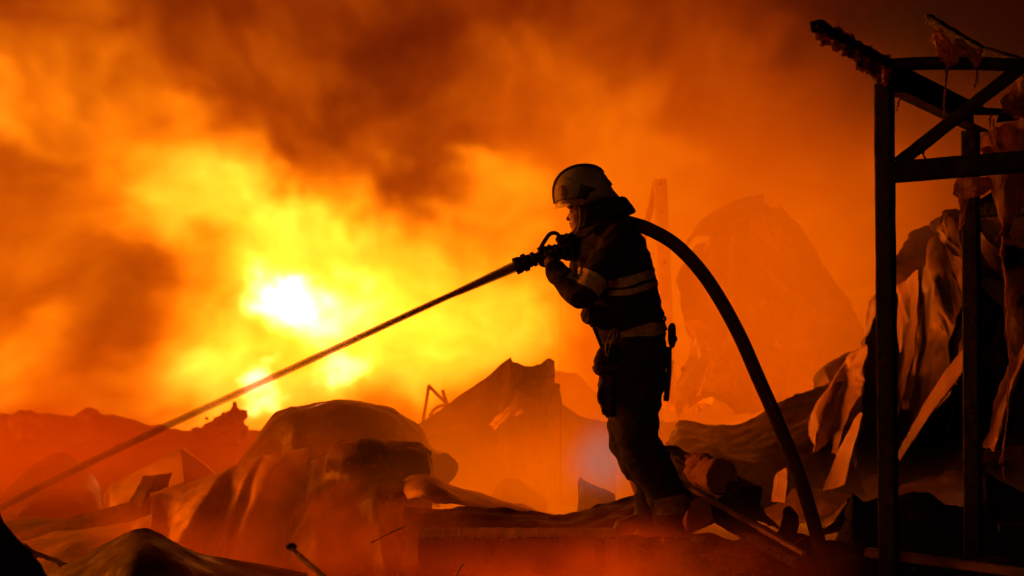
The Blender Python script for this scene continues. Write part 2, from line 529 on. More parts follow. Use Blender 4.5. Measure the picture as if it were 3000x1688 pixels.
# ---- fire and firelit smoke behind the debris, both given as emission: blobs at (px, py, rx, ry, radiance, Y)
FIRE = [
 # broad glow: firelight on smoke, given as emission
 (1500, 300, 1500, 500, .10, 26.5), (250, 880, 420, 260, .62, 26), (2350, 300, 350, 250, .10, 25.5),
 (300, 750, 1000, 750, .44, 26.5), (1750, 750, 800, 560, .34, 26.5), (2450, 850, 550, 460, .25, 26), (1350, 150, 700, 300, .12, 26.5),
 (-900, 700, 450, 800, 1.2, 23.5), (-1500, 700, 500, 900, 1.2, 23.5),
 # band of brighter smoke from the upper left
 (-50, 230, 75, 90, 1.1, 25), (150, 170, 190, 130, .28, 25.5), (330, 270, 200, 110, .34, 25.5), (100, 380, 200, 120, .30, 26), (480, 400, 150, 90, .45, 25),
 (-40, 1080, 90, 110, 1.2, 24), (60, 600, 200, 130, .22, 25),
 # yellow plume
 (430, 500, 130, 100, 1.3, 24.6), (520, 610, 180, 100, 1.6, 25), (660, 590, 140, 80, .8, 25.4), (400, 640, 80, 60, .5, 25), (790, 690, 220, 110, 1.8, 25),
 (940, 570, 70, 50, .9, 24.6), (1030, 660, 140, 80, 1.3, 25), (1180, 740, 190, 110, 1.3, 25.5), (700, 800, 130, 90, 1.0, 24.8),
 # heart
 (860, 860, 250, 210, 2.6, 25), (1140, 880, 300, 210, 2.5, 25), (1390, 860, 200, 160, 1.3, 26), (1520, 960, 180, 130, .6, 26),
 (800, 1080, 220, 130, 1.9, 24), (1030, 1080, 230, 110, 1.9, 24), (560, 1080, 130, 130, 1.3, 24), (470, 1180, 260, 70, 1.4, 24), (740, 1190, 200, 80, 1.6, 24), (620, 930, 100, 90, .8, 24.5), (600, 1010, 120, 80, .6, 24.5), (1300, 960, 240, 110, .9, 24.8), (1420, 1100, 200, 70, .5, 24.5),
 (1250, 1040, 210, 110, .9, 25), (1400, 1040, 170, 70, .5, 24.5),
 # white heart
 (830, 860, 75, 60, 15, 24.5), (890, 885, 90, 66, 14, 24.5), (1010, 890, 115, 60, 9, 24.5), (930, 985, 70, 40, 8, 24.5), (880, 820, 50, 26, 10, 24.5), (830, 945, 40, 30, 3.4, 24.3), (970, 970, 55, 34, 3.8, 24.5), (1070, 930, 50, 26, 2.6, 24.5),
 (1015, 1075, 50, 38, 16, 24.2), (985, 1050, 30, 20, 2.5, 24.2), (775, 1152, 32, 22, 14, 24),
 # lobes behind the man
 (1780, 380, 210, 140, .30, 25), (1640, 560, 200, 160, .22, 25), (1950, 480, 260, 140, .14, 25.5), (2100, 800, 350, 250, .16, 25), (1900, 1000, 300, 160, .22, 24),
 (1380, 620, 120, 90, .2, 25), (2050, 160, 160, 80, .08, 25.5), (1620, 150, 170, 110, .12, 25.5), (2480, 260, 150, 90, .10, 25),
]
DARK = [  # places where the smoke swallows the fire: (px, py, rx, ry, depth 0..1)
 (330, 800, 140, 60, .30), (560, 770, 60, 40, .25), (180, 880, 200, 70, .18), (440, 900, 110, 50, .25), (280, 980, 120, 70, .15), (610, 980, 40, 80, .50), (200, 1120, 90, 60, .35),
 (620, 60, 330, 60, .22), (680, 290, 130, 60, .30), (520, 240, 70, 60, .2),
 (1180, 130, 110, 120, .40), (1100, 310, 150, 90, .32), (1080, 40, 200, 60, .4), (1000, 270, 60, 70, .35), (1280, 470, 110, 70, .35), (820, 410, 90, 50, .2), (1480, 20, 200, 60, .4),
 (1850, 120, 110, 90, .55), (2000, 260, 130, 70, .35), (1500, 330, 70, 60, .2), (2200, 60, 160, 70, .45), (2450, 30, 160, 70, .75), (2330, 480, 150, 70, .25),
 (2830, 40, 380, 240, .99), (2750, 250, 260, 160, .6), (2950, 500, 250, 250, .7),
]
def fire_field(lo, hi, res):
    X, Y, Z = grid_axes(lo, hi, res)
    Yn = Y * .22
    wx = fbm(1, X, Yn, Z, .7, 4, .55); wz = fbm(2, X, Yn, Z, .7, 4, .55)
    bx = fbm(3, X + wx * .5, Yn, Z + wz * .5, 1.5, 4, .6, True); bz = fbm(4, X + wz * .5, Yn, Z - wx * .5, 1.5, 4, .6, True)
    Xw = X + wx * .75 + (bx + .1) * .28; Zw = Z + wz * .75 + (bz + .1) * .28
    fn = fbm(12, X, Yn, Z, 3.5, 3, .6); fn2 = fbm(13, X, Yn, Z, 3.5, 3, .6)
    E = np.zeros_like(X)
    for (px, py, rx, ry, L, Yc) in FIRE:
        c = P(px, py, Yc); sx = rx * Yc * K; sz = ry * Yc * K
        sy = min(1.2, max(.25, (sx + sz) * .5))
        small = L > 1.95 and rx < 100
        xx, zz = (X + (Xw - X) * .30 + bx * .14 + fn * .10, Z + (Zw - Z) * .30 + bz * .14 + fn2 * .10) if small else (Xw, Zw)
        g = ((xx - c.x) / sx) ** 2 + ((zz - c.z) / sz) ** 2 + ((Y - Yc) / sy) ** 2
        E += L / (sy * 2.5) * np.exp(-.5 * g ** (1.5 if small else 1.25))
    dk = np.ones_like(X)
    for (px, py, rx, ry, a) in DARK:
        c = P(px, py, 25); sx = rx * 25 * K; sz = ry * 25 * K
        dk *= 1 - a * np.exp(-.5 * (((Xw - c.x) / sx) ** 2 + ((Zw - c.z) / sz) ** 2) ** 1.5)
    puff = fbm(5, X + wx * .9, Yn, Z + wz * .9, .9, 5, .6)
    fine = fbm(6, X + wx * 1.2, Yn, Z + wz * 1.2, 2.4, 4, .6, True)
    fine2 = fbm(7, X + wx * 1.2 + bx * .3, Yn, Z + wz * 1.2 + bz * .3, 5.0, 3, .6)
    E = E * dk * np.exp(.62 * puff + .32 * fine + .24 * fine2)
    edge = np.clip((hi[2] - Z) / 2.5, 0, 1) * np.clip((X - lo[0]) / 2, 0, 1) * np.clip((hi[0] - X) / 2, 0, 1)
    E *= edge * np.clip((Y - lo[1]) / .8, 0, 1) * np.clip((hi[1] - Y) / .8, 0, 1)
    E[E < .002] = 0
    return E
FIRE_GAIN = .80
lo, hi, res = (-15.0, 20.5, -1.0), (11.0, 29.5, 10.0), (480, 28, 230)
E = fire_field(lo, hi, res) * FIRE_GAIN
fire_mat = vol_material('fire_and_lit_smoke', emit=[(1.0, 1.0), (.33, 1.45), (.0045, 2.0)], cap=.215)
fire = grid_volume('fire', lo, hi, res, E, fire_mat)
lo2, hi2, res2 = (-15.0, 12.9, -.9), (-5.2, 20.4, 7.0), (50, 40, 40)  # unseen fire added past the left edge to light left-facing sheets
X, Y, Z = grid_axes(lo2, hi2, res2)
nn = fbm(8, X, Y, Z, .6, 4)
D = 2.3 * np.exp(-.5 * (((X + 9.5) / 1.8) ** 2 + ((Z - 1.6) / 2.0) ** 2) ** 1.2) * np.exp(1.2 * nn)
for a_, l_, h_ in ((X, lo2[0], hi2[0]), (Y, lo2[1], hi2[1]), (Z, lo2[2], hi2[2])):
    D *= np.clip((a_ - l_) / .8, 0, 1) * np.clip((h_ - a_) / .8, 0, 1)
D[D < .01] = 0
added_fire_mat = vol_material('added_fire_gas', emit=[(1.0, 1.0), (.155, 1.05), (.0005, 1.0)])
added_fire_left = grid_volume('fire', lo2, hi2, res2, D, added_fire_mat)  # added unseen fire, only for its light
lo4, hi4, res4 = (1.0, 16.5, -.6), (2.9, 18.3, .75), (60, 30, 40)  # unseen flames added behind the dark sheet to light post and far heap
X, Y, Z = grid_axes(lo4, hi4, res4)
nn = fbm(9, X, Y, Z, 2.2, 4)
D = 15.0 * np.exp(-.5 * (((X - 1.85) / .38) ** 2 + ((Z + .12) / .17) ** 2 + ((Y - 17.3) / .4) ** 2) ** 1.3) * np.exp(1.4 * nn)
D[D < .02] = 0
added_fire_low = grid_volume('fire', lo4, hi4, res4, D, added_fire_mat)  # added unseen flames, only for their light
tag(added_fire_low, 'unseen low flames added behind the dark crumpled sheet to light the far heap', kind='stuff')
tag(added_fire_left, 'unseen stretch of fire added beyond the left of the wreckage for its light', kind='stuff')
tag(fire, 'cloud of fire and smoke behind the wreckage, firelit smoke given its own glow', kind='stuff')

# ---- drifting smoke between the wreckage
def drift(name, lo, hi, res, blobs, seed, thr, material, freq=.8, k=1.0):
    X, Y, Z = grid_axes(lo, hi, res)
    n = fbm(seed, X, Y, Z * 1.2, freq, 5, .55)
    D = np.zeros_like(X)
    for (px, py, rx, ry, Yc, sy, a) in blobs:
        c = P(px, py, Yc)
        g = ((X - c.x + n * .3) / (rx * Yc * K)) ** 2 + ((Z - c.z + n * .3) / (ry * Yc * K)) ** 2 + ((Y - Yc) / sy) ** 2
        D += a * np.exp(-.5 * g)
    D *= np.clip((n - thr) * 2.5, 0, 2.5)
    for a, l, h in ((X, lo[0], hi[0]), (Y, lo[1], hi[1]), (Z, lo[2], hi[2])):
        D *= np.clip((a - l) / .3, 0, 1) * np.clip((h - a) / .3, 0, 1)
    D[D < .004] = 0
    return grid_volume(name, lo, hi, res, D * k, material)
def glow_smoke_material(name, r, g):
    return vol_material(name, emit=[(r, 1.0), (g, 1.0), (0.0, 1.0)], scatter=((.80, .30, .08), .5), absorb=((.75, .35, .1), .3), aniso=.3)  # emission stands in for firelight scattered by the smoke
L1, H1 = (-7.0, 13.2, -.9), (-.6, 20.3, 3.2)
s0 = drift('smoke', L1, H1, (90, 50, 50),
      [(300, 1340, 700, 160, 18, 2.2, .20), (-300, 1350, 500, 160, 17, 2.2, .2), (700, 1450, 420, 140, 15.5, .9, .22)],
      21, -.55, glow_smoke_material('red_glow_smoke', .12, .005))
tag(s0, 'smoke with an added dull red glow lying over the wreckage at far left', kind='stuff')
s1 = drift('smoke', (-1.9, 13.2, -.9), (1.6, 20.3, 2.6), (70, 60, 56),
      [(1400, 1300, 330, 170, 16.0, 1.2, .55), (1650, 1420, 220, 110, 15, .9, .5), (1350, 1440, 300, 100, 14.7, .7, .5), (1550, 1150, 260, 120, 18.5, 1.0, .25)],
      22, -.45, glow_smoke_material('orange_glow_smoke', .34, .045), freq=1.1)
tag(s1, 'smoke with an added orange glow filling the gap under the torn peak', kind='stuff')
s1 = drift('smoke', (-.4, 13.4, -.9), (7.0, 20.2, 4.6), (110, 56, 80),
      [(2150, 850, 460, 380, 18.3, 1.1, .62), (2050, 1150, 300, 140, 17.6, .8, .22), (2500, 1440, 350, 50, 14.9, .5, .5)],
      23, -.6, glow_smoke_material('amber_glow_smoke', .235, .033))
tag(s1, 'hazy smoke with an added orange glow veiling the far heap on the right', kind='stuff')
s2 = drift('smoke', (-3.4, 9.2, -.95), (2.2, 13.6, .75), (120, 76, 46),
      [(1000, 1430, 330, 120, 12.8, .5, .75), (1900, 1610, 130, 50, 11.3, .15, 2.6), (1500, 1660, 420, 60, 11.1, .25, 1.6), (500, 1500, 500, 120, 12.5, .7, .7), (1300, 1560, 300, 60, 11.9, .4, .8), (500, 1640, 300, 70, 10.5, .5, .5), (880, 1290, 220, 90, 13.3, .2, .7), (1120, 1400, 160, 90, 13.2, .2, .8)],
      33, .02, glow_smoke_material('near_glow_smoke', .21, .014), freq=2.1, k=2.2)
tag(s2, 'wisps of smoke with an added red glow curling round the boots and over the near rubble', kind='stuff')
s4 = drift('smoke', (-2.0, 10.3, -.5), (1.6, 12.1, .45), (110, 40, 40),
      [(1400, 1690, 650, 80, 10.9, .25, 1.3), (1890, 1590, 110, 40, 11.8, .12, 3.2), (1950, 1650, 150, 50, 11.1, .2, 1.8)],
      36, -.3, glow_smoke_material('low_glow_smoke', .25, .011), freq=2.2)
tag(s4, 'thin smoke with an added dull red glow creeping in front of the concrete beam', kind='stuff')
puff_mat = vol_material('blue_glow_smoke', emit=[(.36, 1.0), (.24, 1.0), (.22, 1.0)], scatter=((.7, .75, 1.0), .4), absorb=((.1, .1, .1), 1.4))  # bluish smoke puff brightened by its own emission
lo3, hi3, res3 = (.05, 13.9, -.75), (1.25, 14.7, .6), (50, 24, 56)
X, Y, Z = grid_axes(lo3, hi3, res3)
c = P(1765, 1345, 14.3); n = fbm(41, X, Y, Z, 2.5, 4)
D = 1.6 * np.exp(-.5 * (((X - c.x + n * .12) / .11) ** 2 + ((Z - c.z + n * .12) / .11) ** 2 + ((Y - 14.3) / .15) ** 2) ** 1.3)
D[D < .01] = 0
bp = grid_volume('pale_puff', lo3, hi3, res3, D, puff_mat)
tag(bp, 'pale bluish puff of smoke beside the shins, given its own glow', kind='stuff')

# ------------------------------------------------------------------ ground
def ground():
    V, F = [], []
    xs = list(np.linspace(-9, 9, 91)); ys = list(np.linspace(5, 32, 110))
    xs = [-400, -60, -20] + xs + [20, 60, 400]; ys = [-60, -5] + ys + [45, 90, 600]
    for x in xs:
        for y in ys:
            inner = abs(x) < 9.1 and 5 <= y <= 32
            h = mn.fractal(Vector((x * .8, y * .8, 0)), 1, 2, 4) * .09 if inner else 0
            if y > 14: h += .0
            V.append((x, y, -.62 + h + (.28 if 11 < y < 40 else 0) * min(1, max(0, (y - 11) / 2))))
    n = len(ys)
    F = [(i*n+j, (i+1)*n+j, (i+1)*n+j+1, i*n+j+1) for i in range(len(xs)-1) for j in range(n-1)]
    o = obj('ground', (V, F), M['ground'], origin=(0, 0, 0))
    tag(o, 'ash covered ground under the wreckage', kind='structure')
ground()

def sheet(name, label, rows, m='sheet', cat='metal sheet', group=None, **kw):
    o = obj(name, patch(rows, **kw), M[m], smooth=kw.get('folds', 6) == 0)
    # crisp folds, soft curves
    me = o.data
    me.polygons.foreach_set('use_smooth', [True] * len(me.polygons))
    bm = bmesh.new(); bm.from_mesh(me)
    for e in bm.edges:
        if len(e.link_faces) == 2 and e.calc_face_angle(0) > R(22): e.smooth = False
    bm.to_mesh(me); bm.free()
    return tag(o, label, cat, group)

# ------------------------------------------------------------------ wreckage, left half
def ridge(name, label, top, Y, depth, m, seed, base=-.5, cat='rubble heap'):
    """heap with the given crest line; slopes towards and away from the viewer"""
    crest = [P(px, py, Y) for px, py in top]
    n = 70
    c = linpts(crest, n)
    V = []; nv = 15
    for i, p in enumerate(c):
        for j in range(nv):
            t = j / (nv - 1) * 2 - 1
            h = (1 - abs(t)) ** 1.15
            z = base + (p[2] - base) * h + mn.noise(Vector((p[0] * 3, t * 4 + seed, seed))) * .12 * (1 - h * .7) + (mn.noise(Vector((p[0] * 9, t * 5, seed))) * .025)
            V.append((p[0] + mn.noise(Vector((p[0]*2, t*3, seed+5))) * .1 * (1 - h), p[1] + t * depth, z))
    F = [(i*nv+j, (i+1)*nv+j, (i+1)*nv+j+1, i*nv+j+1) for i in range(n-1) for j in range(nv-1)]
    return tag(obj(name, (V, F), M[m]), label, cat)

ridge('rubble_heap', 'long low heap of wreckage on the far left in front of the flames',
      [(-700, 1180), (-300, 1200), (0, 1216), (150, 1211), (260, 1222), (340, 1218), (450, 1242), (530, 1264), (620, 1262), (760, 1258), (900, 1290), (1100, 1350)], 21, 1.4, 'ground', 1)
ridge('rubble_heap', 'hazy rounded heap seen between the torn peak and the firefighter',
      [(1480, 1180), (1560, 1130), (1625, 1092), (1690, 1100), (1760, 1160), (1830, 1215), (2000, 1240), (2300, 1260)], 21.5, 1.2, 'ground', 3)
o = empty('charred_stump', P(660, 1275, 20.6), 'small jagged charred lump on the crest of the far left heap', 'charred lump')
obj('core', fuse(join(blob(P(690, 1245, 20.6), (.10, .12, .15), 2, .6, 4), blob(P(668, 1252, 20.6), (.10, .1, .12), 5, .7, 5), blob(P(640, 1265, 20.6), (.16, .1, .10), 7, .6, 5), blob(P(612, 1272, 20.6), (.13, .1, .06), 9, .6, 5)), .018, 1, lambda p: mn.noise(p * 22) * .03), M['soot'], o)
obj('twig', tube([P(658, 1248, 20.6), P(648, 1228, 20.55), P(652, 1214, 20.5)], [.022, .014, .005], 6), M['soot'], o)
obj('twig', tube([P(640, 1262, 20.6), P(632, 1240, 20.55), P(640, 1222, 20.5), P(652, 1216, 20.5)], [.018, .012, .01, .005], 6), M['soot'], o)

SM = dict(crumple=(14, .006, 1.4), fine=.003, ragged=.003)
sheet('curved_sheet', 'dim arched sheet rising on the far left under the water jet',
      [[(-10, 1452, 18), (33, 1421, 18.1), (98, 1361, 18.2), (174, 1325, 18.4), (228, 1345, 18.3), (283, 1404, 18.1), (300, 1460, 18)],
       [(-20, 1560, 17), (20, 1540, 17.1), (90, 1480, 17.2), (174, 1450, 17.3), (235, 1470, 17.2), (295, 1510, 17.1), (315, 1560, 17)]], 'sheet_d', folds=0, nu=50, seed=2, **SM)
sheet('bent_sheet', 'tilted sheet with a peaked top and a bright right edge behind the stream',
      [[(300, 1462, 17.3), (321, 1426, 17.2), (420, 1372, 17.1), (527, 1315, 17), (560, 1338, 16.9), (630, 1386, 16.8)],
       [(300, 1580, 17), (330, 1570, 17.0), (430, 1560, 16.8), (545, 1500, 16.3), (590, 1480, 16.5), (680, 1500, 16.5)]], 'sheet', folds=0, seed=5, sharp=True, **SM)
sheet('metal_strip', 'thin pale strip standing in for the lit edge of the peaked sheet',
      [[(532, 1312, 16.85), (580, 1346, 16.75), (632, 1384, 16.65)], [(534, 1317, 16.9), (581, 1350, 16.8), (630, 1388, 16.7)]], 'sheet_l', folds=0, amp=0, nu=12, nv=4, seed=3, sharp=True)  # pale strip painted in as the lit right edge of the sheet
sheet('bent_sheet', 'small dark upright block of folded sheet left of the draped one',
      [[(418, 1394, 15.1), (467, 1388, 15.0), (472, 1391, 15.05), (503, 1385, 15.3)], [(398, 1432, 14.9), (440, 1430, 14.8), (455, 1430, 14.95), (490, 1428, 15.2)], [(380, 1472, 14.8), (420, 1470, 14.7), (445, 1472, 14.85), (478, 1465, 15.1)], [(352, 1535, 14.6), (400, 1535, 14.5), (425, 1535, 14.7), (450, 1530, 14.9)]],
      'sheet_d', folds=0, seed=6, nu=30, nv=24, sharp=True, **SM)
sheet('long_panel', 'long low dark panel rising to the right across the left foreground',
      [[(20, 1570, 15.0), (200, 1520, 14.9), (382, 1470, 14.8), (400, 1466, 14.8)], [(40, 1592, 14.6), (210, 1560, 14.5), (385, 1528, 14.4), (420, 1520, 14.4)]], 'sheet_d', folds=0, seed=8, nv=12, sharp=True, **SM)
sheet('ground_sheet', 'pale sloping plate below the long dark panel at left',
      [[(40, 1590, 14.5), (210, 1556, 14.4), (385, 1524, 14.3), (446, 1502, 14.3), (522, 1565, 13.9)], [(60, 1620, 14.0), (210, 1600, 13.8), (380, 1590, 13.7), (460, 1590, 13.5), (560, 1620, 13.3)], [(80, 1730, 13.0), (220, 1720, 12.8), (390, 1700, 12.8), (470, 1700, 12.6), (600, 1700, 12.6)]], 'sheet', folds=3, amp=.008, seed=9, sharp=True, crumple=(22, .015, 1.5), fine=.004, ragged=.003)
fan = []
for f_ in (0, .22, .45, .7, 1.0):
    row = []
    tops = [(440, 1447), (489, 1432), (560, 1410), (641, 1383), (690, 1364), (739, 1347), (775, 1337), (815, 1328), (860, 1318), (905, 1311)]
    bots = [(430, 1600), (470, 1610), (500, 1600), (527, 1590), (560, 1690), (600, 1700), (650, 1700), (690, 1700), (800, 1690), (930, 1690)]
    for k, (a, b) in enumerate(zip(tops, bots)):
        dep = (.0, .25, -.05, -.40, .12, -.30, .10, -.32, .05, .15)[k] * (f_ ** .8)
        bend = math.sin(f_ * math.pi) * (-18 if k > 5 else 8)
        row.append((a[0] + (b[0] - a[0]) * f_ ** .9 + bend, a[1] + (b[1] - a[1]) * f_, 14.5 - 1.1 * f_ + dep))
    fan.append(row)
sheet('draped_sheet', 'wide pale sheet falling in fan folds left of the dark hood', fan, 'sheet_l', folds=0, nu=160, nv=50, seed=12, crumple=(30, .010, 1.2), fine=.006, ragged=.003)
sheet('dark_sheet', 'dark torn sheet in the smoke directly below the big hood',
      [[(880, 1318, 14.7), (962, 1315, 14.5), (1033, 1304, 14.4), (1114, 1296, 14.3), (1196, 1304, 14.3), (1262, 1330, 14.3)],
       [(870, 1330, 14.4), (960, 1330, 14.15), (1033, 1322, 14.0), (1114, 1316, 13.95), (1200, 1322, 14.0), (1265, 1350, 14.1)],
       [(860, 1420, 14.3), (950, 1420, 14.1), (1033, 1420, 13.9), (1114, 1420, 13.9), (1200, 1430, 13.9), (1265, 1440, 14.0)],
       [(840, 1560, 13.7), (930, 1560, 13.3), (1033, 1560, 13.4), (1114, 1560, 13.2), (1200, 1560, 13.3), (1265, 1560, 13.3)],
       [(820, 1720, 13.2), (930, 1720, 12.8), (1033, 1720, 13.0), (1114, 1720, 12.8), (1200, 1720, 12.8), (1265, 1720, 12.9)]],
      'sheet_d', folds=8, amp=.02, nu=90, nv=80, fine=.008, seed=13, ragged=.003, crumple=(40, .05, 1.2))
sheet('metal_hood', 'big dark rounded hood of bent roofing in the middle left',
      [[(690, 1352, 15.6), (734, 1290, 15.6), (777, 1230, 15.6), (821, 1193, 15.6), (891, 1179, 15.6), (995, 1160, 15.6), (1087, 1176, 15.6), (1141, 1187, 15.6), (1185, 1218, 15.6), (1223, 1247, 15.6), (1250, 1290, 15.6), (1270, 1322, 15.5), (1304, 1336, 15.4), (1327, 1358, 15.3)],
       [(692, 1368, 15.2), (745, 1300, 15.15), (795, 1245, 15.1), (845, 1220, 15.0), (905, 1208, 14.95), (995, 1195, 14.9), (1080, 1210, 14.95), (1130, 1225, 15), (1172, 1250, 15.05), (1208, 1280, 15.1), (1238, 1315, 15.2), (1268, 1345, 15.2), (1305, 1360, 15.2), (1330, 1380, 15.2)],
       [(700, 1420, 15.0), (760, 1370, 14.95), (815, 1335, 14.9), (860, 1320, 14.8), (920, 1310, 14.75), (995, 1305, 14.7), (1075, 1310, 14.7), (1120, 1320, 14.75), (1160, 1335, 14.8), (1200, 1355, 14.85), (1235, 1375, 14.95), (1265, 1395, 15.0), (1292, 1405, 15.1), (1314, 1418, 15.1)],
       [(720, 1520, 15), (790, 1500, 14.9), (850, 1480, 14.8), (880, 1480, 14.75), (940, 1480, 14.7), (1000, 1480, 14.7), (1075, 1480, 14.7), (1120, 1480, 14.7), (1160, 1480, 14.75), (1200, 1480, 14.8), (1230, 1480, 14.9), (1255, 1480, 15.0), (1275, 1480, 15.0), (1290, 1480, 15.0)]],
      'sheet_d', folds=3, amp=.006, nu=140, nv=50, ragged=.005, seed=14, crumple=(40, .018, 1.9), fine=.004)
sheet('curved_sheet', 'dark arched sheet rising at the bottom left corner',
      [[(100, 1700, 10.8), (147, 1676, 10.75), (304, 1600, 10.7), (380, 1562, 10.6), (424, 1552, 10.6), (467, 1567, 10.6), (543, 1605, 10.6), (620, 1630, 10.7), (900, 1680, 10.8)],
       [(100, 1760, 10.4), (150, 1740, 10.35), (304, 1670, 10.2), (380, 1640, 10.1), (424, 1632, 10.1), (470, 1640, 10.1), (545, 1670, 10.1), (630, 1700, 10.2), (900, 1740, 10.4)],
       [(100, 1840, 10.3), (150, 1820, 10.3), (304, 1770, 10.1), (380, 1740, 10), (424, 1740, 10), (475, 1740, 10), (550, 1760, 10), (640, 1790, 10.1), (900, 1800, 10.3)]],
      'sheet_d', folds=0, nu=90, nv=24, seed=16, **SM)
sheet('dark_sheet', 'black slanting panel cutting the lower left corner',
      [[(-300, 1300, 9.2), (-100, 1430, 9.1), (0, 1522, 9.0), (145, 1690, 8.9), (230, 1800, 8.8)],
       [(-300, 1700, 8.8), (-100, 1720, 8.8), (0, 1740, 8.7), (100, 1800, 8.7), (180, 1850, 8.6)]], 'soot', folds=3, amp=.01, seed=18, nu=30, nv=12)
sheet('timber_plank', 'thin pale lath lying beside the black corner panel',
      [[(70, 1600, 10.2), (130, 1622, 10.15), (195, 1654, 10.1)], [(95, 1628, 10.1), (140, 1643, 10.05), (180, 1662, 10.0)]], 'wood', 'timber', folds=0, amp=0, nu=14, nv=4, seed=19)
pl = empty('timber_plank', P(905, 1650, 8.4), 'pale splintered plank with a charred tip poking up at the bottom', 'timber')
obj('plank', beam(P(858, 1612, 8.5), P(990, 1725, 8.2), .035, .018, roll=.7, seg=14, rough=.0016, seed=4), M['wood'], pl)
obj('charred_tip', blob(P(853, 1602, 8.5), (.017, .014, .011), 4, .5, 5), M['soot'], pl)

# ------------------------------------------------------------------ wreckage, middle
pk = empty('torn_peak', P(1500, 1500, 17.2), 'tall torn sheet peak with two horns rising behind the sagging sheet', 'metal sheet')
pt = [(1225, 1245), (1340, 1165), (1420, 1110), (1470, 1068), (1495, 1046), (1503, 1058), (1514, 1071), (1545, 1073), (1575, 1064), (1602, 1057), (1604, 1080), (1607, 1112), (1614, 1140), (1627, 1162), (1700, 1208), (1800, 1272)]
rows = [[(x, y, 17.3 - .0006 * abs(x - 1225)) for x, y in pt]]
for f_, yb in ((.25, .0), (.5, -.25), (1.0, -.5)):
    rows.append([(x + (8 if k % 2 else -8) * f_, y + (1480 - y) * f_, 17.3 - .0006 * abs(x - 1225) + yb + (.10 if k % 3 == 0 else -.06)) for k, (x, y) in enumerate(pt)])
obj('peak_sheet', patch(rows, nu=151, nv=30, folds=6, amp=.03, seed=22, ragged=.004, sharp=True), M['sheet_d'], pk)
obj('horn_fold', patch([[(1540, 1078, 17.05), (1570, 1070, 17.0), (1600, 1060, 17.0)], [(1528, 1110, 16.95), (1560, 1130, 16.9), (1600, 1120, 16.95)], [(1520, 1135, 16.95), (1545, 1160, 16.9), (1570, 1175, 16.9)]], nu=20, nv=16, folds=4, amp=.02, seed=23, ragged=.006), M['soot'], pk)
sheet('hole_patch', 'pale piece standing in for the bright hole in the horned peak',
      [[(1425, 1248, 16.4), (1465, 1215, 16.35), (1500, 1185, 16.3), (1520, 1168, 16.3)],
       [(1440, 1254, 16.35), (1470, 1236, 16.3), (1500, 1220, 16.3), (1530, 1200, 16.25)]], 'sheet_l', folds=3, amp=.012, nu=20, nv=8, seed=24, ragged=.02)  # pale piece in place of a hole showing bright smoke behind
rf = empty('bent_rods', P(1265, 1240, 18), 'bent thin rods sticking up left of the horned peak', 'rods')
for a in ([(1256, 1130), (1250, 1170), (1238, 1238)], [(1254, 1128), (1275, 1150), (1312, 1186)], [(1296, 1142), (1303, 1165), (1312, 1190)], [(1258, 1222), (1272, 1200), (1290, 1190), (1315, 1186)]):
    obj('rod', tube(catmull([P(x, y, 18) for x, y in a], 10), .013, 7), M['soot'], rf)
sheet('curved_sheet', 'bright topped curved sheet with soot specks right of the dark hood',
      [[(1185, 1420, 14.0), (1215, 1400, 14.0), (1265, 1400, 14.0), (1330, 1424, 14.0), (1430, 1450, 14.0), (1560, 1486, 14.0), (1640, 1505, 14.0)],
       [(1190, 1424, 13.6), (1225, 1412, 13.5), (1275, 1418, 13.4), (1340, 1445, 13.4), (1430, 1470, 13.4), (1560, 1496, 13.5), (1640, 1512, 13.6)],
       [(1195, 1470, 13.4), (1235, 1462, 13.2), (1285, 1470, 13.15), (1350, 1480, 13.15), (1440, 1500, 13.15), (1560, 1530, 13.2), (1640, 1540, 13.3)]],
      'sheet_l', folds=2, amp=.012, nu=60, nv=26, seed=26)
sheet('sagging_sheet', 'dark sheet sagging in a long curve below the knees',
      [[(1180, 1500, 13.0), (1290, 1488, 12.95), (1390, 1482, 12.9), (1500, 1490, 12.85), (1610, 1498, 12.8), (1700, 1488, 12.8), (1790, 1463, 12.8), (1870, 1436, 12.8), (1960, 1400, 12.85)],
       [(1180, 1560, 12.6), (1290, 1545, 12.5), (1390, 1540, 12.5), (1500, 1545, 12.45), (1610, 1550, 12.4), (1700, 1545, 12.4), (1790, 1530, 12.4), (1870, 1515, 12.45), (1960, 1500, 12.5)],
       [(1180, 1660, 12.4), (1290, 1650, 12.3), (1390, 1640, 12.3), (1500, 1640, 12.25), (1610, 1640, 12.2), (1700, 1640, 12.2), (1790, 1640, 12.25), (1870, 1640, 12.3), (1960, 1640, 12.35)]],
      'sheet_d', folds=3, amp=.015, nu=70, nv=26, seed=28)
sheet('bent_sheet', 'dark triangular corner of sheet just left of the shins',
      [[(1694, 1490, 14.5), (1697, 1440, 14.5), (1700, 1395, 14.5), (1745, 1425, 14.4), (1800, 1455, 14.3)],
       [(1694, 1540, 14.3), (1710, 1520, 14.2), (1730, 1510, 14.2), (1770, 1510, 14.1), (1810, 1510, 14.1)]], 'sheet_d', folds=3, amp=.015, nu=24, nv=14, seed=29, sharp=True)
sheet('curved_sheet', 'faint hazy hump of sheet low in the smoke under the torn peak',
      [[(1440, 1450, 15.6), (1480, 1412, 15.7), (1530, 1425, 15.7), (1600, 1470, 15.6)], [(1440, 1540, 15.2), (1490, 1500, 15.2), (1540, 1510, 15.2), (1600, 1540, 15.2)]], 'sheet_d', folds=2, amp=.02, nu=24, nv=14, seed=30)

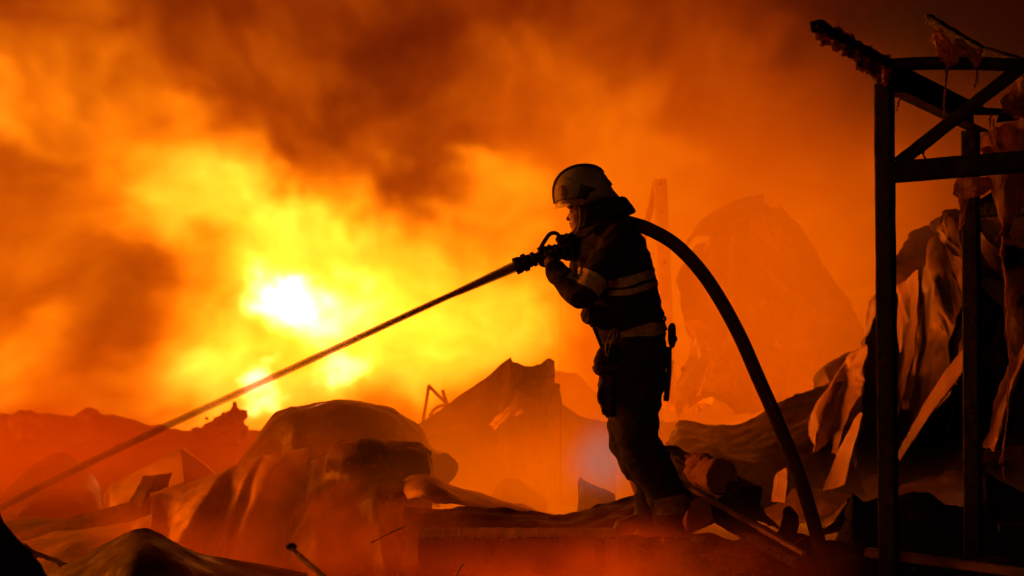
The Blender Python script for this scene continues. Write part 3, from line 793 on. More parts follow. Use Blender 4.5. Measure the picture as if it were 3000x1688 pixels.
for k, (lab, rows, m, cr) in enumerate([
 ('pale scrap lying under the broken edge of the big hood', [[(1128, 1478, 13.1), (1150, 1450, 13.15), (1182, 1436, 13.2)], [(1140, 1486, 13.05), (1165, 1468, 13.1), (1190, 1452, 13.1)]], 'sheet_l', (12, 0.006, 1.5)),
 ('torn corner hanging from the right end of the hood', [[(1262, 1325, 14.9), (1300, 1338, 14.8), (1326, 1372, 14.8)], [(1250, 1400, 14.7), (1285, 1420, 14.6), (1316, 1422, 14.7)]], 'sheet_d', (18, 0.025, 1.4)),
 ('broken slab edge sticking up at the far left skyline', [[(200, 1235, 20.4), (265, 1196, 20.4), (330, 1228, 20.4)], [(210, 1290, 20.2), (270, 1280, 20.2), (340, 1290, 20.2)]], 'sheet_d', (14, 0.030, 1.5)),
 ('narrow broken slab edge at the very left skyline', [[(20, 1226, 20.3), (60, 1205, 20.3), (130, 1218, 20.3)], [(30, 1290, 20.1), (70, 1280, 20.1), (130, 1290, 20.1)]], 'sheet_d', (14, 0.030, 1.5)),
]):
    sheet('metal_scrap', lab, rows, m, 'scrap', 'scraps of torn metal', folds=3, amp=.012, nu=34, nv=22, seed=170 + k, sharp=True, crumple=cr)
for k, (lab, pts, r_) in enumerate([
 ('thin lit rod lying across the smoke left of the concrete beam', [(1085, 1592, 11.9), (1130, 1568, 11.95), (1186, 1543, 12.0)], .004),
 ('thin bent wire in front of the dark sheet under the hood', [(1010, 1345, 13.5), (1030, 1365, 13.5), (1052, 1398, 13.5)], .004),
 ('thin rod poking up right of the charred tipped plank', [(1335, 1688, 10.8), (1345, 1670, 10.8), (1358, 1652, 10.8)], .005),
 ('curled wire at the foot of the hose', [(2330, 1592, 11.8), (2345, 1580, 11.8), (2362, 1577, 11.8)], .005)]):
    tag(obj('bent_wire', tube(catmull([P(*p) for p in pts], 12), r_, 7), M['sheet']), lab, 'wire', 'bent wires in the wreckage')

# concrete beam in the foreground, its patches and the rubble on it
cb = empty('concrete_beam', P(1520, 1690, 11.4), 'smoke stained concrete beam across the bottom in front of the boots', 'concrete beam')
def slab(x0, x1, y0, y1, Y, dep, seed, rough=.003, nx=240):
    V = []; F = []
    r = random.Random(seed)
    prof = lambda px: [(px, y1, Y), (px, (y0 + y1) / 2, Y), (px, y0 + 4, Y), (px, y0, Y + .02), (px, y0, Y + dep)]
    pts = []
    for i in range(nx + 1):
        px = x0 + (x1 - x0) * i / nx
        for (a, b, c_) in prof(px):
            q = P(a, b, Y); q.y = c_
            q += Vector((0, mn.noise(Vector((px * .02, b * .02, seed))) * rough, (mn.noise(Vector((px * .03, seed, 0))) + mn.noise(Vector((px * .15, seed, 0))) * .5) * rough))
            pts.append(q)
    m = 5
    F = [(i*m+j, (i+1)*m+j, (i+1)*m+j+1, i*m+j+1) for i in range(nx) for j in range(m-1)]
    F += [tuple(range(m))[::-1], tuple(range(nx*m, nx*m+m))]
    return pts, F
obj('beam_body', slab(1225, 1812, 1577, 1900, 11.4, .5, 1), M['concrete'], cb)
obj('broken_end', fuse(join(*[blob(P(x, y, 11.55), (sx, .16, sz), k, .35, 2.5, 16, 12) for k, (x, y, sx, sz) in enumerate([(1835, 1620, .06, .07), (1850, 1680, .09, .13), (1900, 1650, .10, .10), (1960, 1670, .12, .12), (1910, 1730, .2, .14), (2020, 1700, .1, .13)])]), .012, 1, lambda p: mn.noise(p * 14) * .02 + mn.noise(p * 40) * .006), M['rubble'], cb)
for (x0, x1, y0, y1) in ((1417, 1441, 1586, 1652), (1744, 1772, 1580, 1662)):
    a = P(x0, y0, 11.392); b = P(x1, y1, 11.392)
    obj('stain_patch', ([(a.x, 11.388, a.z), (b.x, 11.388, a.z), (b.x, 11.388, b.z), (a.x, 11.388, b.z), (a.x, 11.41, a.z), (b.x, 11.41, a.z), (b.x, 11.41, b.z), (a.x, 11.41, b.z)],
                     [(0, 1, 2, 3), (4, 7, 6, 5), (0, 4, 5, 1), (1, 5, 6, 2), (2, 6, 7, 3), (3, 7, 4, 0)]), M['conc_d'], cb, smooth=False)
r = random.Random(4)
crumbs = []
for k in range(260):
    px = r.choice((r.gauss(1605, 40), r.uniform(1240, 1990), r.gauss(1870, 60)))
    s = r.uniform(.002, .007)
    crumbs.append(shard(P(px, 1577, 11.4 + r.uniform(.0, .1)) + Vector((0, 0, s * .4)), (s * 1.5, s * 1.5, s), k))
tag(obj('grit', join(*crumbs), M['rubble'], smooth=False), 'loose grit scattered along the top of the concrete beam', kind='stuff')

ridge('rubble_heap', 'low black heap of burnt rubble under the planks right of the boots',
      [(1960, 1640), (2020, 1572), (2080, 1556), (2150, 1570), (2230, 1560), (2300, 1575), (2380, 1568), (2450, 1590), (2560, 1600), (2700, 1640)], 12.75, .55, 'soot', 15, base=-.9)
# rubble stones round the boots
for k, (px, py, Y, s, lab) in enumerate((
    (1826, 1590, 11.62, .055, 'rounded stone at the tip of the near boot, left of the others'),
    (1856, 1584, 11.7, .05, 'stone wedged right under the near boot toe'),
    (1900, 1610, 11.5, .09, 'big broken stone under the instep of the near boot'),
    (1985, 1612, 11.55, .10, 'broken stone under the heel of the near boot'),
    (2060, 1600, 11.6, .08, 'dark stone right of the heel below the reddish block'))):
    tag(obj('rubble_stone', shard(P(px, py, Y), (s, s, s * .7), 60 + k), M['rubble'], smooth=False), lab, 'stone', 'stones round the boots')
heap = []
for k in range(420):
    px = r.uniform(1960, 3100); Y = r.uniform(11.9, 13.3)
    top = 1590 + (px - 1960) * .05
    s = r.uniform(.02, .09)
    heap.append(shard(P(px, top + r.uniform(10, 160), Y), (s * r.uniform(.7, 2), s, s * r.uniform(.3, .9)), 300 + k))
tag(obj('rubble', join(*heap), M['soot'], smooth=False), 'black burnt rubble covering the ground at lower right', kind='stuff')
# ------------------------------------------------------------------ wreckage, right half
bx = empty('rolled_drum', P(2080, 1480, 12.3), 'scorched round drum end lying on the planks behind the heel', 'drum')
ax = (P(2125, 1405, 12.5) - P(1985, 1365, 13.0))
obj('drum_body', fuse(tube([P(2015, 1362, 12.95), P(2030, 1368, 12.9), P(2060, 1380, 12.7), P(2112, 1396, 12.45)], [.05, .078, .088, .090], 22), .009, 2, lambda p: mn.noise(p * 9) * .018 + mn.noise(p * 34) * .006), M['red'], bx)
obj('rim', fuse(tube([P(2100, 1393, 12.48), P(2106, 1395, 12.46), P(2117, 1398, 12.42)], [.085, .096, .090], 22), .007, 1, lambda p: mn.noise(p * 16) * .010), M['red'], bx)
def plank(name, label, a, b, wd, ht, m, roll=0, **kw):
    return tag(obj(name, beam(P(*a), P(*b), wd, ht, roll, seg=20, **kw), M[m], smooth=False), label, 'timber')
plank('charred_beam', 'thick charred beam sloping down right behind the heel', (1940, 1345, 13.1), (2190, 1465, 12.4), .16, .15, 'wood_d', rough=.006, seed=2)
plank('timber_plank', 'long thin plank with a lit upper edge running down to the right', (1990, 1412, 12.3), (2356, 1622, 11.5), .03, .022, 'wood', rough=.002, seed=3)
plank('timber_plank', 'wide dark plank lying under the lit thin one', (1995, 1440, 12.4), (2370, 1650, 11.5), .16, .05, 'wood_d', rough=.004, seed=5)
sheet('timber_plank', 'wedge shaped splintered board right of the drum',
      [[(2140, 1405, 12.5), (2215, 1465, 12.3), (2292, 1530, 12.1)], [(2110, 1455, 12.3), (2190, 1500, 12.1), (2280, 1540, 12.0)], [(2080, 1480, 12.2), (2180, 1520, 12.0), (2275, 1545, 11.95)]],
      'wood_d', 'timber', folds=4, amp=.008, nu=24, nv=10, seed=40)
tag(obj('masonry_block', shard(P(2046, 1515, 11.9), (.085, .06, .10), 5), M['red'], smooth=False), 'rough reddish block of masonry right behind the near heel', 'masonry')
sheet('bent_sheet', 'small black pointed flap left of the hose foot',
      [[(2268, 1590, 11.9), (2290, 1530, 11.9), (2310, 1485, 11.9), (2330, 1510, 11.9), (2342, 1540, 11.9)],
       [(2275, 1620, 11.8), (2300, 1600, 11.8), (2315, 1590, 11.8), (2325, 1600, 11.8), (2335, 1610, 11.8)]], 'soot', folds=2, amp=.008, nu=20, nv=10, seed=41, sharp=True)

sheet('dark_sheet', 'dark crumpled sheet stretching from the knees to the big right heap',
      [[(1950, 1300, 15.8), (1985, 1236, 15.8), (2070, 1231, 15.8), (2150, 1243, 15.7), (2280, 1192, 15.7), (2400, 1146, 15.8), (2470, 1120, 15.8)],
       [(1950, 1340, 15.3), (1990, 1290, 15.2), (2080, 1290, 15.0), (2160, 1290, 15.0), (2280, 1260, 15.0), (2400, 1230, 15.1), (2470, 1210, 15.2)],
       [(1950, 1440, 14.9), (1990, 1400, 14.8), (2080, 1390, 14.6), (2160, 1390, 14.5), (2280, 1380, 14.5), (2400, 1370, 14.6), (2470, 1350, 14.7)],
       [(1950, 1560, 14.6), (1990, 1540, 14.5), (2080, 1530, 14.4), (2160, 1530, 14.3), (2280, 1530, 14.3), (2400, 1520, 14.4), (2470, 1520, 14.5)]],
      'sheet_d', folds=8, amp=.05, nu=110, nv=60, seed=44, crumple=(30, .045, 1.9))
sheet('metal_sheet', 'huge creased mass of folded sheet climbing to the right edge behind the posts',
      [[(2440, 1150, 16.6), (2500, 1080, 16.6), (2560, 1000, 16.6), (2640, 870, 16.6), (2700, 800, 16.6), (2760, 705, 16.6), (2810, 650, 16.6), (2900, 640, 16.5), (3100, 600, 16.5)],
       [(2420, 1230, 16.1), (2490, 1180, 15.9), (2560, 1120, 16.0), (2640, 1040, 16.0), (2700, 1000, 15.8), (2770, 950, 15.9), (2830, 900, 16.0), (2900, 900, 15.8), (3100, 880, 15.8)],
       [(2400, 1330, 15.6), (2470, 1300, 15.4), (2550, 1270, 15.5), (2640, 1230, 15.4), (2710, 1200, 15.3), (2780, 1180, 15.4), (2850, 1160, 15.4), (2930, 1160, 15.2), (3100, 1160, 15.2)],
       [(2380, 1440, 15.2), (2450, 1430, 15.1), (2540, 1430, 15.1), (2640, 1420, 15.1), (2710, 1420, 15.0), (2780, 1410, 15.0), (2860, 1400, 15.0), (2930, 1400, 14.9), (3100, 1400, 14.9)]],
      'sheet', folds=6, amp=.04, nu=130, nv=100, seed=143, crumple=(46, .26, 1.9))
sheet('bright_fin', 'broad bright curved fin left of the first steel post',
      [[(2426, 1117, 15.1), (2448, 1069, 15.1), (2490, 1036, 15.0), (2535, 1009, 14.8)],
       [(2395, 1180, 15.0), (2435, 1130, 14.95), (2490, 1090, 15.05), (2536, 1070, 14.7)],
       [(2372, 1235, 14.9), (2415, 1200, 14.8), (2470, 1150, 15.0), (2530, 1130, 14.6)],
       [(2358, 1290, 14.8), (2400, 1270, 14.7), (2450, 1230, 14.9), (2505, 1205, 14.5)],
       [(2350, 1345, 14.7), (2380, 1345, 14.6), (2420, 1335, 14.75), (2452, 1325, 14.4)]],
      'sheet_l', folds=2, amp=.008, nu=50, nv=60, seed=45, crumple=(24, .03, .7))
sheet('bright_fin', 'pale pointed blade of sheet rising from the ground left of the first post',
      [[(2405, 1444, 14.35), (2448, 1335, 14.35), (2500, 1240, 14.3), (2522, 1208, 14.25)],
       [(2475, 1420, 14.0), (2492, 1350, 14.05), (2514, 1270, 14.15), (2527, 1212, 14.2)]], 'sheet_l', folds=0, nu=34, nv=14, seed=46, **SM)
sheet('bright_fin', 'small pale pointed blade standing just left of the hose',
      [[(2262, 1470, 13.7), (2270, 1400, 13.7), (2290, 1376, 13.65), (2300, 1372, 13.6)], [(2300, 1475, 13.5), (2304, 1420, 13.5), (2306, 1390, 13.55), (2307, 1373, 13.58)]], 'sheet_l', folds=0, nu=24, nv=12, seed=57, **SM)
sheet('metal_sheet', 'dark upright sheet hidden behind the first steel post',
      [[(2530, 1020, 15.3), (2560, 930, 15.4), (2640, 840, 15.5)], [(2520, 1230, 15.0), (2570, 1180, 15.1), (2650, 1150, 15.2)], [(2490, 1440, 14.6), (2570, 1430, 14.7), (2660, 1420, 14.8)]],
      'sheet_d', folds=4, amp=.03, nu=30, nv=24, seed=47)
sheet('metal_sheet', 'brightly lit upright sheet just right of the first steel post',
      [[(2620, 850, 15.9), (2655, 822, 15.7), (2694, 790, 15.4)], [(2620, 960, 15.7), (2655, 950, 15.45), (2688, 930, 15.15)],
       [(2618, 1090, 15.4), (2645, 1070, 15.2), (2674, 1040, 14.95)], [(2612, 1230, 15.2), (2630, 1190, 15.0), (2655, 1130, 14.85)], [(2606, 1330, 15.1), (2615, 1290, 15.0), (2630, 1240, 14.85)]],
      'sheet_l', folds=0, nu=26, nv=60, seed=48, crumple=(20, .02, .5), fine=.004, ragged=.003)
sheet('metal_sheet', 'tall smeared sheet leaning between the two steel posts',
      [[(2694, 790, 15.35), (2722, 745, 15.3), (2752, 703, 15.25), (2790, 790, 15.0), (2822, 870, 14.8)],
       [(2686, 930, 15.35), (2712, 900, 15.1), (2748, 880, 14.85), (2785, 930, 14.7), (2825, 970, 14.6)],
       [(2670, 1060, 15.2), (2700, 1040, 14.95), (2745, 1010, 14.75), (2785, 1030, 14.6), (2830, 1050, 14.45)],
       [(2650, 1200, 15.0), (2680, 1190, 14.8), (2715, 1170, 14.65), (2750, 1150, 14.5), (2800, 1120, 14.4)],
       [(2632, 1335, 14.7), (2645, 1310, 14.6), (2665, 1290, 14.5), (2700, 1250, 14.4), (2760, 1180, 14.35)]],
      'sheet', folds=2, amp=.008, nu=70, nv=90, seed=49, crumple=(30, .035, .6), fine=.005, ragged=.003)
sheet('metal_hood', 'rounded orange hood at the top of the right heap',
      [[(2752, 684, 15.7), (2765, 650, 15.8), (2795, 620, 15.9), (2850, 610, 16.0), (2950, 640, 16.0), (3080, 600, 16.0)],
       [(2748, 696, 15.4), (2775, 680, 15.3), (2810, 670, 15.3), (2850, 690, 15.2), (2950, 740, 15.0), (3080, 720, 15.0)],
       [(2755, 706, 15.3), (2790, 740, 15.1), (2830, 780, 15.0), (2870, 840, 14.8), (2950, 900, 14.7), (3080, 900, 14.7)]],
      'sheet', folds=5, amp=.03, nu=60, nv=34, seed=50)
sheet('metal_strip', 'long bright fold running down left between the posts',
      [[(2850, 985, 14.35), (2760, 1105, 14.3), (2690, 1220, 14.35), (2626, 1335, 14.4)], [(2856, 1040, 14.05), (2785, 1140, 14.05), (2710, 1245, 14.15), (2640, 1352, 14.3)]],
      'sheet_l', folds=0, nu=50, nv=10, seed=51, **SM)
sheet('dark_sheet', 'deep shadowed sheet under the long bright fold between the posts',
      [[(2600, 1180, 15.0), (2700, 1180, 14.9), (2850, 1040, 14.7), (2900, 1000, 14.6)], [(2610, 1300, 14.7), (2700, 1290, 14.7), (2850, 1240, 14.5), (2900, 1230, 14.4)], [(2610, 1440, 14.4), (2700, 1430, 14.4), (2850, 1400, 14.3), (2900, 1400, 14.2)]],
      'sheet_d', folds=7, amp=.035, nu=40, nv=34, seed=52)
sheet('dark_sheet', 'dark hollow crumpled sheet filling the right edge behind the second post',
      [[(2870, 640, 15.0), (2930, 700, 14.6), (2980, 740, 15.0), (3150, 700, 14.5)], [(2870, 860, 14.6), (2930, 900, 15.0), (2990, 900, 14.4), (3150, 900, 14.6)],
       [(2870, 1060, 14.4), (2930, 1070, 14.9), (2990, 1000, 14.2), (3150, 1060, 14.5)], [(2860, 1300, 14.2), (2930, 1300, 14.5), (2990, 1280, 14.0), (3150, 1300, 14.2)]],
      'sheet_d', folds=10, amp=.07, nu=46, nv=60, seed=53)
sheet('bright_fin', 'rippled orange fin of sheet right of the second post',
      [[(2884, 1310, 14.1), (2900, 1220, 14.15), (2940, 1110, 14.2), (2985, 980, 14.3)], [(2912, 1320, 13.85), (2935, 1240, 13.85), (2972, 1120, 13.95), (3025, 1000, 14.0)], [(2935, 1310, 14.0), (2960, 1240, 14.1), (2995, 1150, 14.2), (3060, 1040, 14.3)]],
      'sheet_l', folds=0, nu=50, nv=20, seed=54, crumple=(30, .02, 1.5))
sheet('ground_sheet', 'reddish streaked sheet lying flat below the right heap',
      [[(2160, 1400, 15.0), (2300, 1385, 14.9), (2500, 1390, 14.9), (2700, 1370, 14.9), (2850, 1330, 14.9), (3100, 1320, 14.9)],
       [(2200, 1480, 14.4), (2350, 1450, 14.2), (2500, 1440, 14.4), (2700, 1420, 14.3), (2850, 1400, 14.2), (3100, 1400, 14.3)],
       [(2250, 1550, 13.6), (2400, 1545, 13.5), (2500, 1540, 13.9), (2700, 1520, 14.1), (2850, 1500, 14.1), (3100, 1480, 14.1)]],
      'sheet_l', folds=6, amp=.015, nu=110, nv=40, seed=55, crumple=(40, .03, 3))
sheet('ground_sheet', 'curled bright rag of sheet left of the black mound',
      [[(2380, 1535, 12.9), (2440, 1490, 12.9), (2488, 1447, 12.9)], [(2400, 1555, 12.8), (2450, 1520, 12.7), (2484, 1480, 12.8)], [(2450, 1556, 12.8), (2470, 1530, 12.8), (2480, 1500, 12.85)]],
      'sheet', folds=6, amp=.01, nu=24, nv=14, seed=56)
ridge('black_mound', 'black mound of burnt sheet behind the feet of both posts',
      [(2440, 1600), (2470, 1520), (2496, 1444), (2530, 1465), (2600, 1455), (2680, 1438), (2720, 1442), (2770, 1475), (2820, 1488), (2860, 1420), (2890, 1392), (2960, 1420), (3020, 1445), (3200, 1440)], 13.3, .45, 'soot', 9, base=-.9, cat='mound')
plank('steel_rail', 'low rail with a lit top edge running behind the post feet', (2540, 1618, 11.9), (3080, 1690, 11.3), .05, .045, 'sheet', seed=7).__setitem__('category', 'rail')
plank('steel_rail', 'short black bar crossing the right edge low down', (2925, 1546, 12.2), (3100, 1546, 12.2), .05, .042, 'soot', seed=8).__setitem__('category', 'rail')

# far hazy heap with bright scraps
po = empty('wooden_post', P(1960, 1230, 19.5), 'pale upright timber post glowing in the smoke behind the back of the firefighter', 'post')
obj('shaft', beam(P(1933, 524, 19.5), P(1964, 1235, 19.5), .105, .09, seg=20, rough=.002), M['post'], po, smooth=False)
obj('brace', beam(P(1925, 535, 19.6), P(1868, 760, 19.9), .05, .04, seg=6), M['wood'], po)
for py in (540, 620, 690, 770):
    q = P(1934 + (py - 524) * .044, py, 19.5); q.y -= .058
    obj('bolt', blob(q, (.012, .012, .012), 1, 0), M['soot'], po)
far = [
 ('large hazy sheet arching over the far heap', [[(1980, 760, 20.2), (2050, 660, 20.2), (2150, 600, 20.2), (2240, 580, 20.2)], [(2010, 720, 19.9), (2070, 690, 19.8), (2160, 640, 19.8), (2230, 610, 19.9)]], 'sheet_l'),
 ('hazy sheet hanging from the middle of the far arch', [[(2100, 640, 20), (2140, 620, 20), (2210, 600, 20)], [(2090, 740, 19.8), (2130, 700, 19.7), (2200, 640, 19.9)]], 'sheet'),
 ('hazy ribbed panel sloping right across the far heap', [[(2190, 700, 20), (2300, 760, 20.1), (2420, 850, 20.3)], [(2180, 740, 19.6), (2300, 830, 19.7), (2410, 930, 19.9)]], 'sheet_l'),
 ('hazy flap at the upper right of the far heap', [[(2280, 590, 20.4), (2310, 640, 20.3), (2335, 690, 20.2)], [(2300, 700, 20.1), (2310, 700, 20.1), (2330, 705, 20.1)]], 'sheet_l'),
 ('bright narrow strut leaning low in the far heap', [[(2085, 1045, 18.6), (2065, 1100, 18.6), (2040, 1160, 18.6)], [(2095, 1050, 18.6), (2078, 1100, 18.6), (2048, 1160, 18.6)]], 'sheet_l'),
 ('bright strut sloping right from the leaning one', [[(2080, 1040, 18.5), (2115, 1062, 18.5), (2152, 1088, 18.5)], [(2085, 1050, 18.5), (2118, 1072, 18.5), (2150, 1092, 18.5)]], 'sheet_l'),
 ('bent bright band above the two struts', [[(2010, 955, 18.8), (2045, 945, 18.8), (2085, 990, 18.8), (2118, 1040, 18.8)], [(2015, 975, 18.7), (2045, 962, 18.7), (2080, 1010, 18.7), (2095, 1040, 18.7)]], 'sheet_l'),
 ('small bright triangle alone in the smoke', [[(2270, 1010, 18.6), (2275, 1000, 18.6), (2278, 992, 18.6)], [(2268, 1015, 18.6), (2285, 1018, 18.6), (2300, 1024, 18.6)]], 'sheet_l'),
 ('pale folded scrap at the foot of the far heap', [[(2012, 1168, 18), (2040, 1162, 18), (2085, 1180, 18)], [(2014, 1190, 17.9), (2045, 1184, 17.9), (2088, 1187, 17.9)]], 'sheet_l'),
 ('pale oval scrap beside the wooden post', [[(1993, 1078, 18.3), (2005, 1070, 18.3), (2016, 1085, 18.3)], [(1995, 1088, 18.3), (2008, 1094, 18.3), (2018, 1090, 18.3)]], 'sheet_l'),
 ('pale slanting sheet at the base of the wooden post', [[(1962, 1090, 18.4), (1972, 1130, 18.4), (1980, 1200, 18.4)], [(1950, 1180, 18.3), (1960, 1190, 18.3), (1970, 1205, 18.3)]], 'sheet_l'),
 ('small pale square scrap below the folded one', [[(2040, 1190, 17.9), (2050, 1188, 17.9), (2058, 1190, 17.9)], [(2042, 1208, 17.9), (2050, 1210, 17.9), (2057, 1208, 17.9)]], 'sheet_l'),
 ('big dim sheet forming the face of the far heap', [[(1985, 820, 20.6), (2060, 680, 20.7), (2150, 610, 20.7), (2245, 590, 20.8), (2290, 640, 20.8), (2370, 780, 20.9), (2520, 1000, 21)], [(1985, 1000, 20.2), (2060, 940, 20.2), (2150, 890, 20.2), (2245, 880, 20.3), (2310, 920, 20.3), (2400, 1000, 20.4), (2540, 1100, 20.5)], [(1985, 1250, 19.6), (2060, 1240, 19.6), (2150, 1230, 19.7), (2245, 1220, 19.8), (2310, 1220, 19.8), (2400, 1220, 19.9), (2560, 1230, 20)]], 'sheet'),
]
for k, (lab, rows, m) in enumerate(far):
    big = k == len(far) - 1
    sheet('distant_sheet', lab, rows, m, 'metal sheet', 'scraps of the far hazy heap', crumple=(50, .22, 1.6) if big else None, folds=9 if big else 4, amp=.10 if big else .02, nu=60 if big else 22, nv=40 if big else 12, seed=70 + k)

# ------------------------------------------------------------------ burnt steel frame
sf = empty('burnt_gantry', P(2600, 1800, 11.5), 'blackened welded steel frame with two tall posts on the right', 'gantry')
YA, YB = 11.5, 12.7
def Pm(px, py, Y): return P(px, py, Y)
def bar(name, vf, m, parent):
    return obj(name, vf, m, parent, smooth=False)
def post(px0, py0, px1, py1, Y, wd, dp, rot):
    a = P(px0, py0, Y); b = P(px1, py1, Y)
    V, F = beam(a, b, wd, dp, roll=0, seg=24, rough=.0012, seed=int(px0), bev=.09)
    c = Vector((a.x, a.y, 0)); m = Matrix.Rotation(rot, 3, 'Z')
    V = [m @ (v - c) + c for v in V]
    return V, F
bar('post', post(2590, 250, 2606, 1800, YA, .083, .083, R(-24)), M['steel'], sf)
bar('post', post(2843, 385, 2853, 1760, YB, .085, .085, R(-24)), M['steel'], sf)
obj('post_cap', tube([P(2590, 254, YA), P(2590, 240, YA), P(2590, 222, YA), P(2591, 206, YA), P(2592, 198, YA)], [.046, .054, .056, .048, .02], 16), M['steel'], sf)
bar('crossbeam', beam(P(2600, 507, YA - .02), P(3060, 468, YA - .25), .075, .102, seg=20, rough=.0012, seed=3), M['steel'], sf)
obj('top_rail', tube(catmull([P(2588, 192, YA), P(2700, 186, YA - .05), P(2800, 186, YA - .12), P(2900, 188, YA - .2), P(3060, 195, YA - .3)], 24), .035, 8, .9), M['steel'], sf)
bar('diagonal_brace', beam(P(2632, 478, YA - .03), P(2990, 198, YA - .25), .045, .058, seg=16, rough=.0015, seed=5), M['steel'], sf)
def channel(a, b, h, wd, th=.01):
    a, b = Vector(a), Vector(b)
    up = Vector((0, 0, 1)); d, s, t = frame_axes(b - a)
    return join(beam(a, b, th, h, seg=14, rough=.001), beam(a + t * (h/2 - th/2) + s * wd/2, b + t * (h/2 - th/2) + s * wd/2, wd, th, seg=14, rough=.001, seed=2),
                beam(a - t * (h/2 - th/2) + s * wd/2, b - t * (h/2 - th/2) + s * wd/2, wd, th, seg=14, rough=.001, seed=3))
bar('purlin', channel(P(2600, 236, YA + .02), P(2850, 356, YB + .1), .12, .09), M['steel'], sf)
bar('purlin_flange', beam(P(2614, 196, YA), P(2840, 318, YB), .05, .03, seg=12, rough=.002), M['steel'], sf)
bar('overhang', beam(P(2392, 76, 9.6), P(2604, 190, YA - .05), .05, .045, seg=30, rough=.004, seed=9), M['steel'], sf)
obj('overhang_end', fuse(join(blob(P(2398, 76, 9.62), (.028, .03, .024), 3, .5, 4), blob(P(2412, 74, 9.7), (.02, .02, .018), 6, .5, 4)), .006, 1), M['soot'], sf)
bar('rear_crossbeam', beam(P(2860, 613, YB), P(3100, 610, YB - .3), .08, .085, seg=12, rough=.001), M['steel'], sf)
bar('rear_brace', beam(P(2872, 600, YB - .05), P(2960, 545, YB - .05), .045, .05, seg=6), M['steel'], sf)
bar('rear_top_rail', beam(P(2860, 327, YB), P(3100, 330, YB - .3), .06, .035, seg=12, rough=.002), M['steel'], sf)
obj('bracket', ([P(2930, 325, YB-.2), P(2985, 322, YB-.2), P(2985, 352, YB-.2), P(2918, 360, YB-.2), P(2930, 325, YB-.19), P(2985, 322, YB-.19), P(2985, 352, YB-.19), P(2918, 360, YB-.19)],
    [(0, 1, 2, 3), (7, 6, 5, 4), (0, 4, 5, 1), (1, 5, 6, 2), (2, 6, 7, 3), (3, 7, 4, 0)]), M['steel'], sf, smooth=False)
bar('second_purlin', beam(P(2722, 56, 12.4), P(2895, 160, 11.7), .045, .04, seg=16, rough=.003, seed=11), M['steel'], sf)
bar('second_purlin_end', beam(P(2712, 57, 12.4), P(2734, 57, 12.4), .05, .05, seg=2), M['steel'], sf)
bar('gusset', beam(P(2890, 155, 11.7), P(3060, 205, 11.2), .05, .05, seg=10, rough=.003), M['steel'], sf)

# melted clumps and drips on the frame
def drip(pts, r0, seed, Y, ns=7, wob=.004):
    rr = random.Random(seed)
    p = catmull([P(x, y, Y) for x, y in pts], max(6, len(pts) * 5))
    n = len(p)
    p = [q + np.array([rr.uniform(-1, 1) * wob, rr.uniform(-1, 1) * wob, 0]) for q in p]
    return tube(p, [r0 * (.5 + rr.random()) * (1 - .5 * i / n) for i in range(n)], ns)
clumps = []
rr = random.Random(5)
for k in range(46):
    t = rr.random() ** .8
    c = P(2392, 76, 9.6).lerp(P(2604, 190, YA - .05), t)
    s = rr.uniform(.008, .02)
    below = rr.random() < .65
    c += Vector((0, rr.uniform(-.02, .02), -.028 - s * .6 if below else .024))
    clumps.append(blob(c, (s, s, s * (1.8 if below and t > .5 else .9)), k, .7, 4, 9, 7))
    if below and t > .45: clumps.append(blob(c - Vector((0, 0, s * 1.6)), (s * .7, s * .7, s * 1.3), k + 9, .7, 4, 9, 7))
mc = tag(obj('melted_cladding', join(*clumps), M['plastic']), 'melted clumps stuck along the beam that juts out up left', 'melted plastic'); mc['kind'] = 'stuff'; del mc['category']
def drip_thing(label, pts, r0, Y, seed, extra=()):
    o = obj('melted_drip', join(drip(pts, r0, seed, Y), *extra), M['plastic'])
    return tag(o, label, 'melted drip')
drip_thing('small knotted drip hanging below the tip of the jutting beam', [(2413, 95), (2412, 108), (2411, 125)], .004, 9.7, 1, [blob(P(2411, 128, 9.7), (.008, .008, .013), 3, .6, 4)])
drip_thing('long drip hanging from the melted mass under the top rail', [(2775, 180), (2772, 230), (2768, 280), (2763, 335)], .007, 11.3, 2)
drip_thing('short curled drip right of the long one', [(2855, 190), (2862, 215), (2860, 240), (2852, 258)], .007, 11.3, 3)
drip_thing('tiny drip hanging inside the corner of the first post', [(2638, 275), (2632, 305), (2624, 330)], .006, 11.6, 4)
drip_thing('looped cord hanging in front of the second post', [(2905, 330), (2899, 370), (2905, 420), (2922, 446), (2915, 400), (2908, 350)], .006, 12.5, 5)
drip_thing('small twisted drip hanging above the crossbeam', [(2705, 446), (2707, 458), (2713, 468)], .006, 11.5, 6)
drip_thing('long thin knotted strand hanging at the right edge to the ground', [(2937, 690), (2938, 760), (2947, 830), (2953, 930), (2950, 960), (2958, 1020), (2953, 1120), (2950, 1240), (2940, 1330), (2939, 1404)], .008, 12.2, 7,
           [blob(P(2938, 745, 12.2), (.016, .012, .02), 2, .6, 4), blob(P(2937, 1352, 12.2), (.014, .01, .024), 4, .7, 4)])
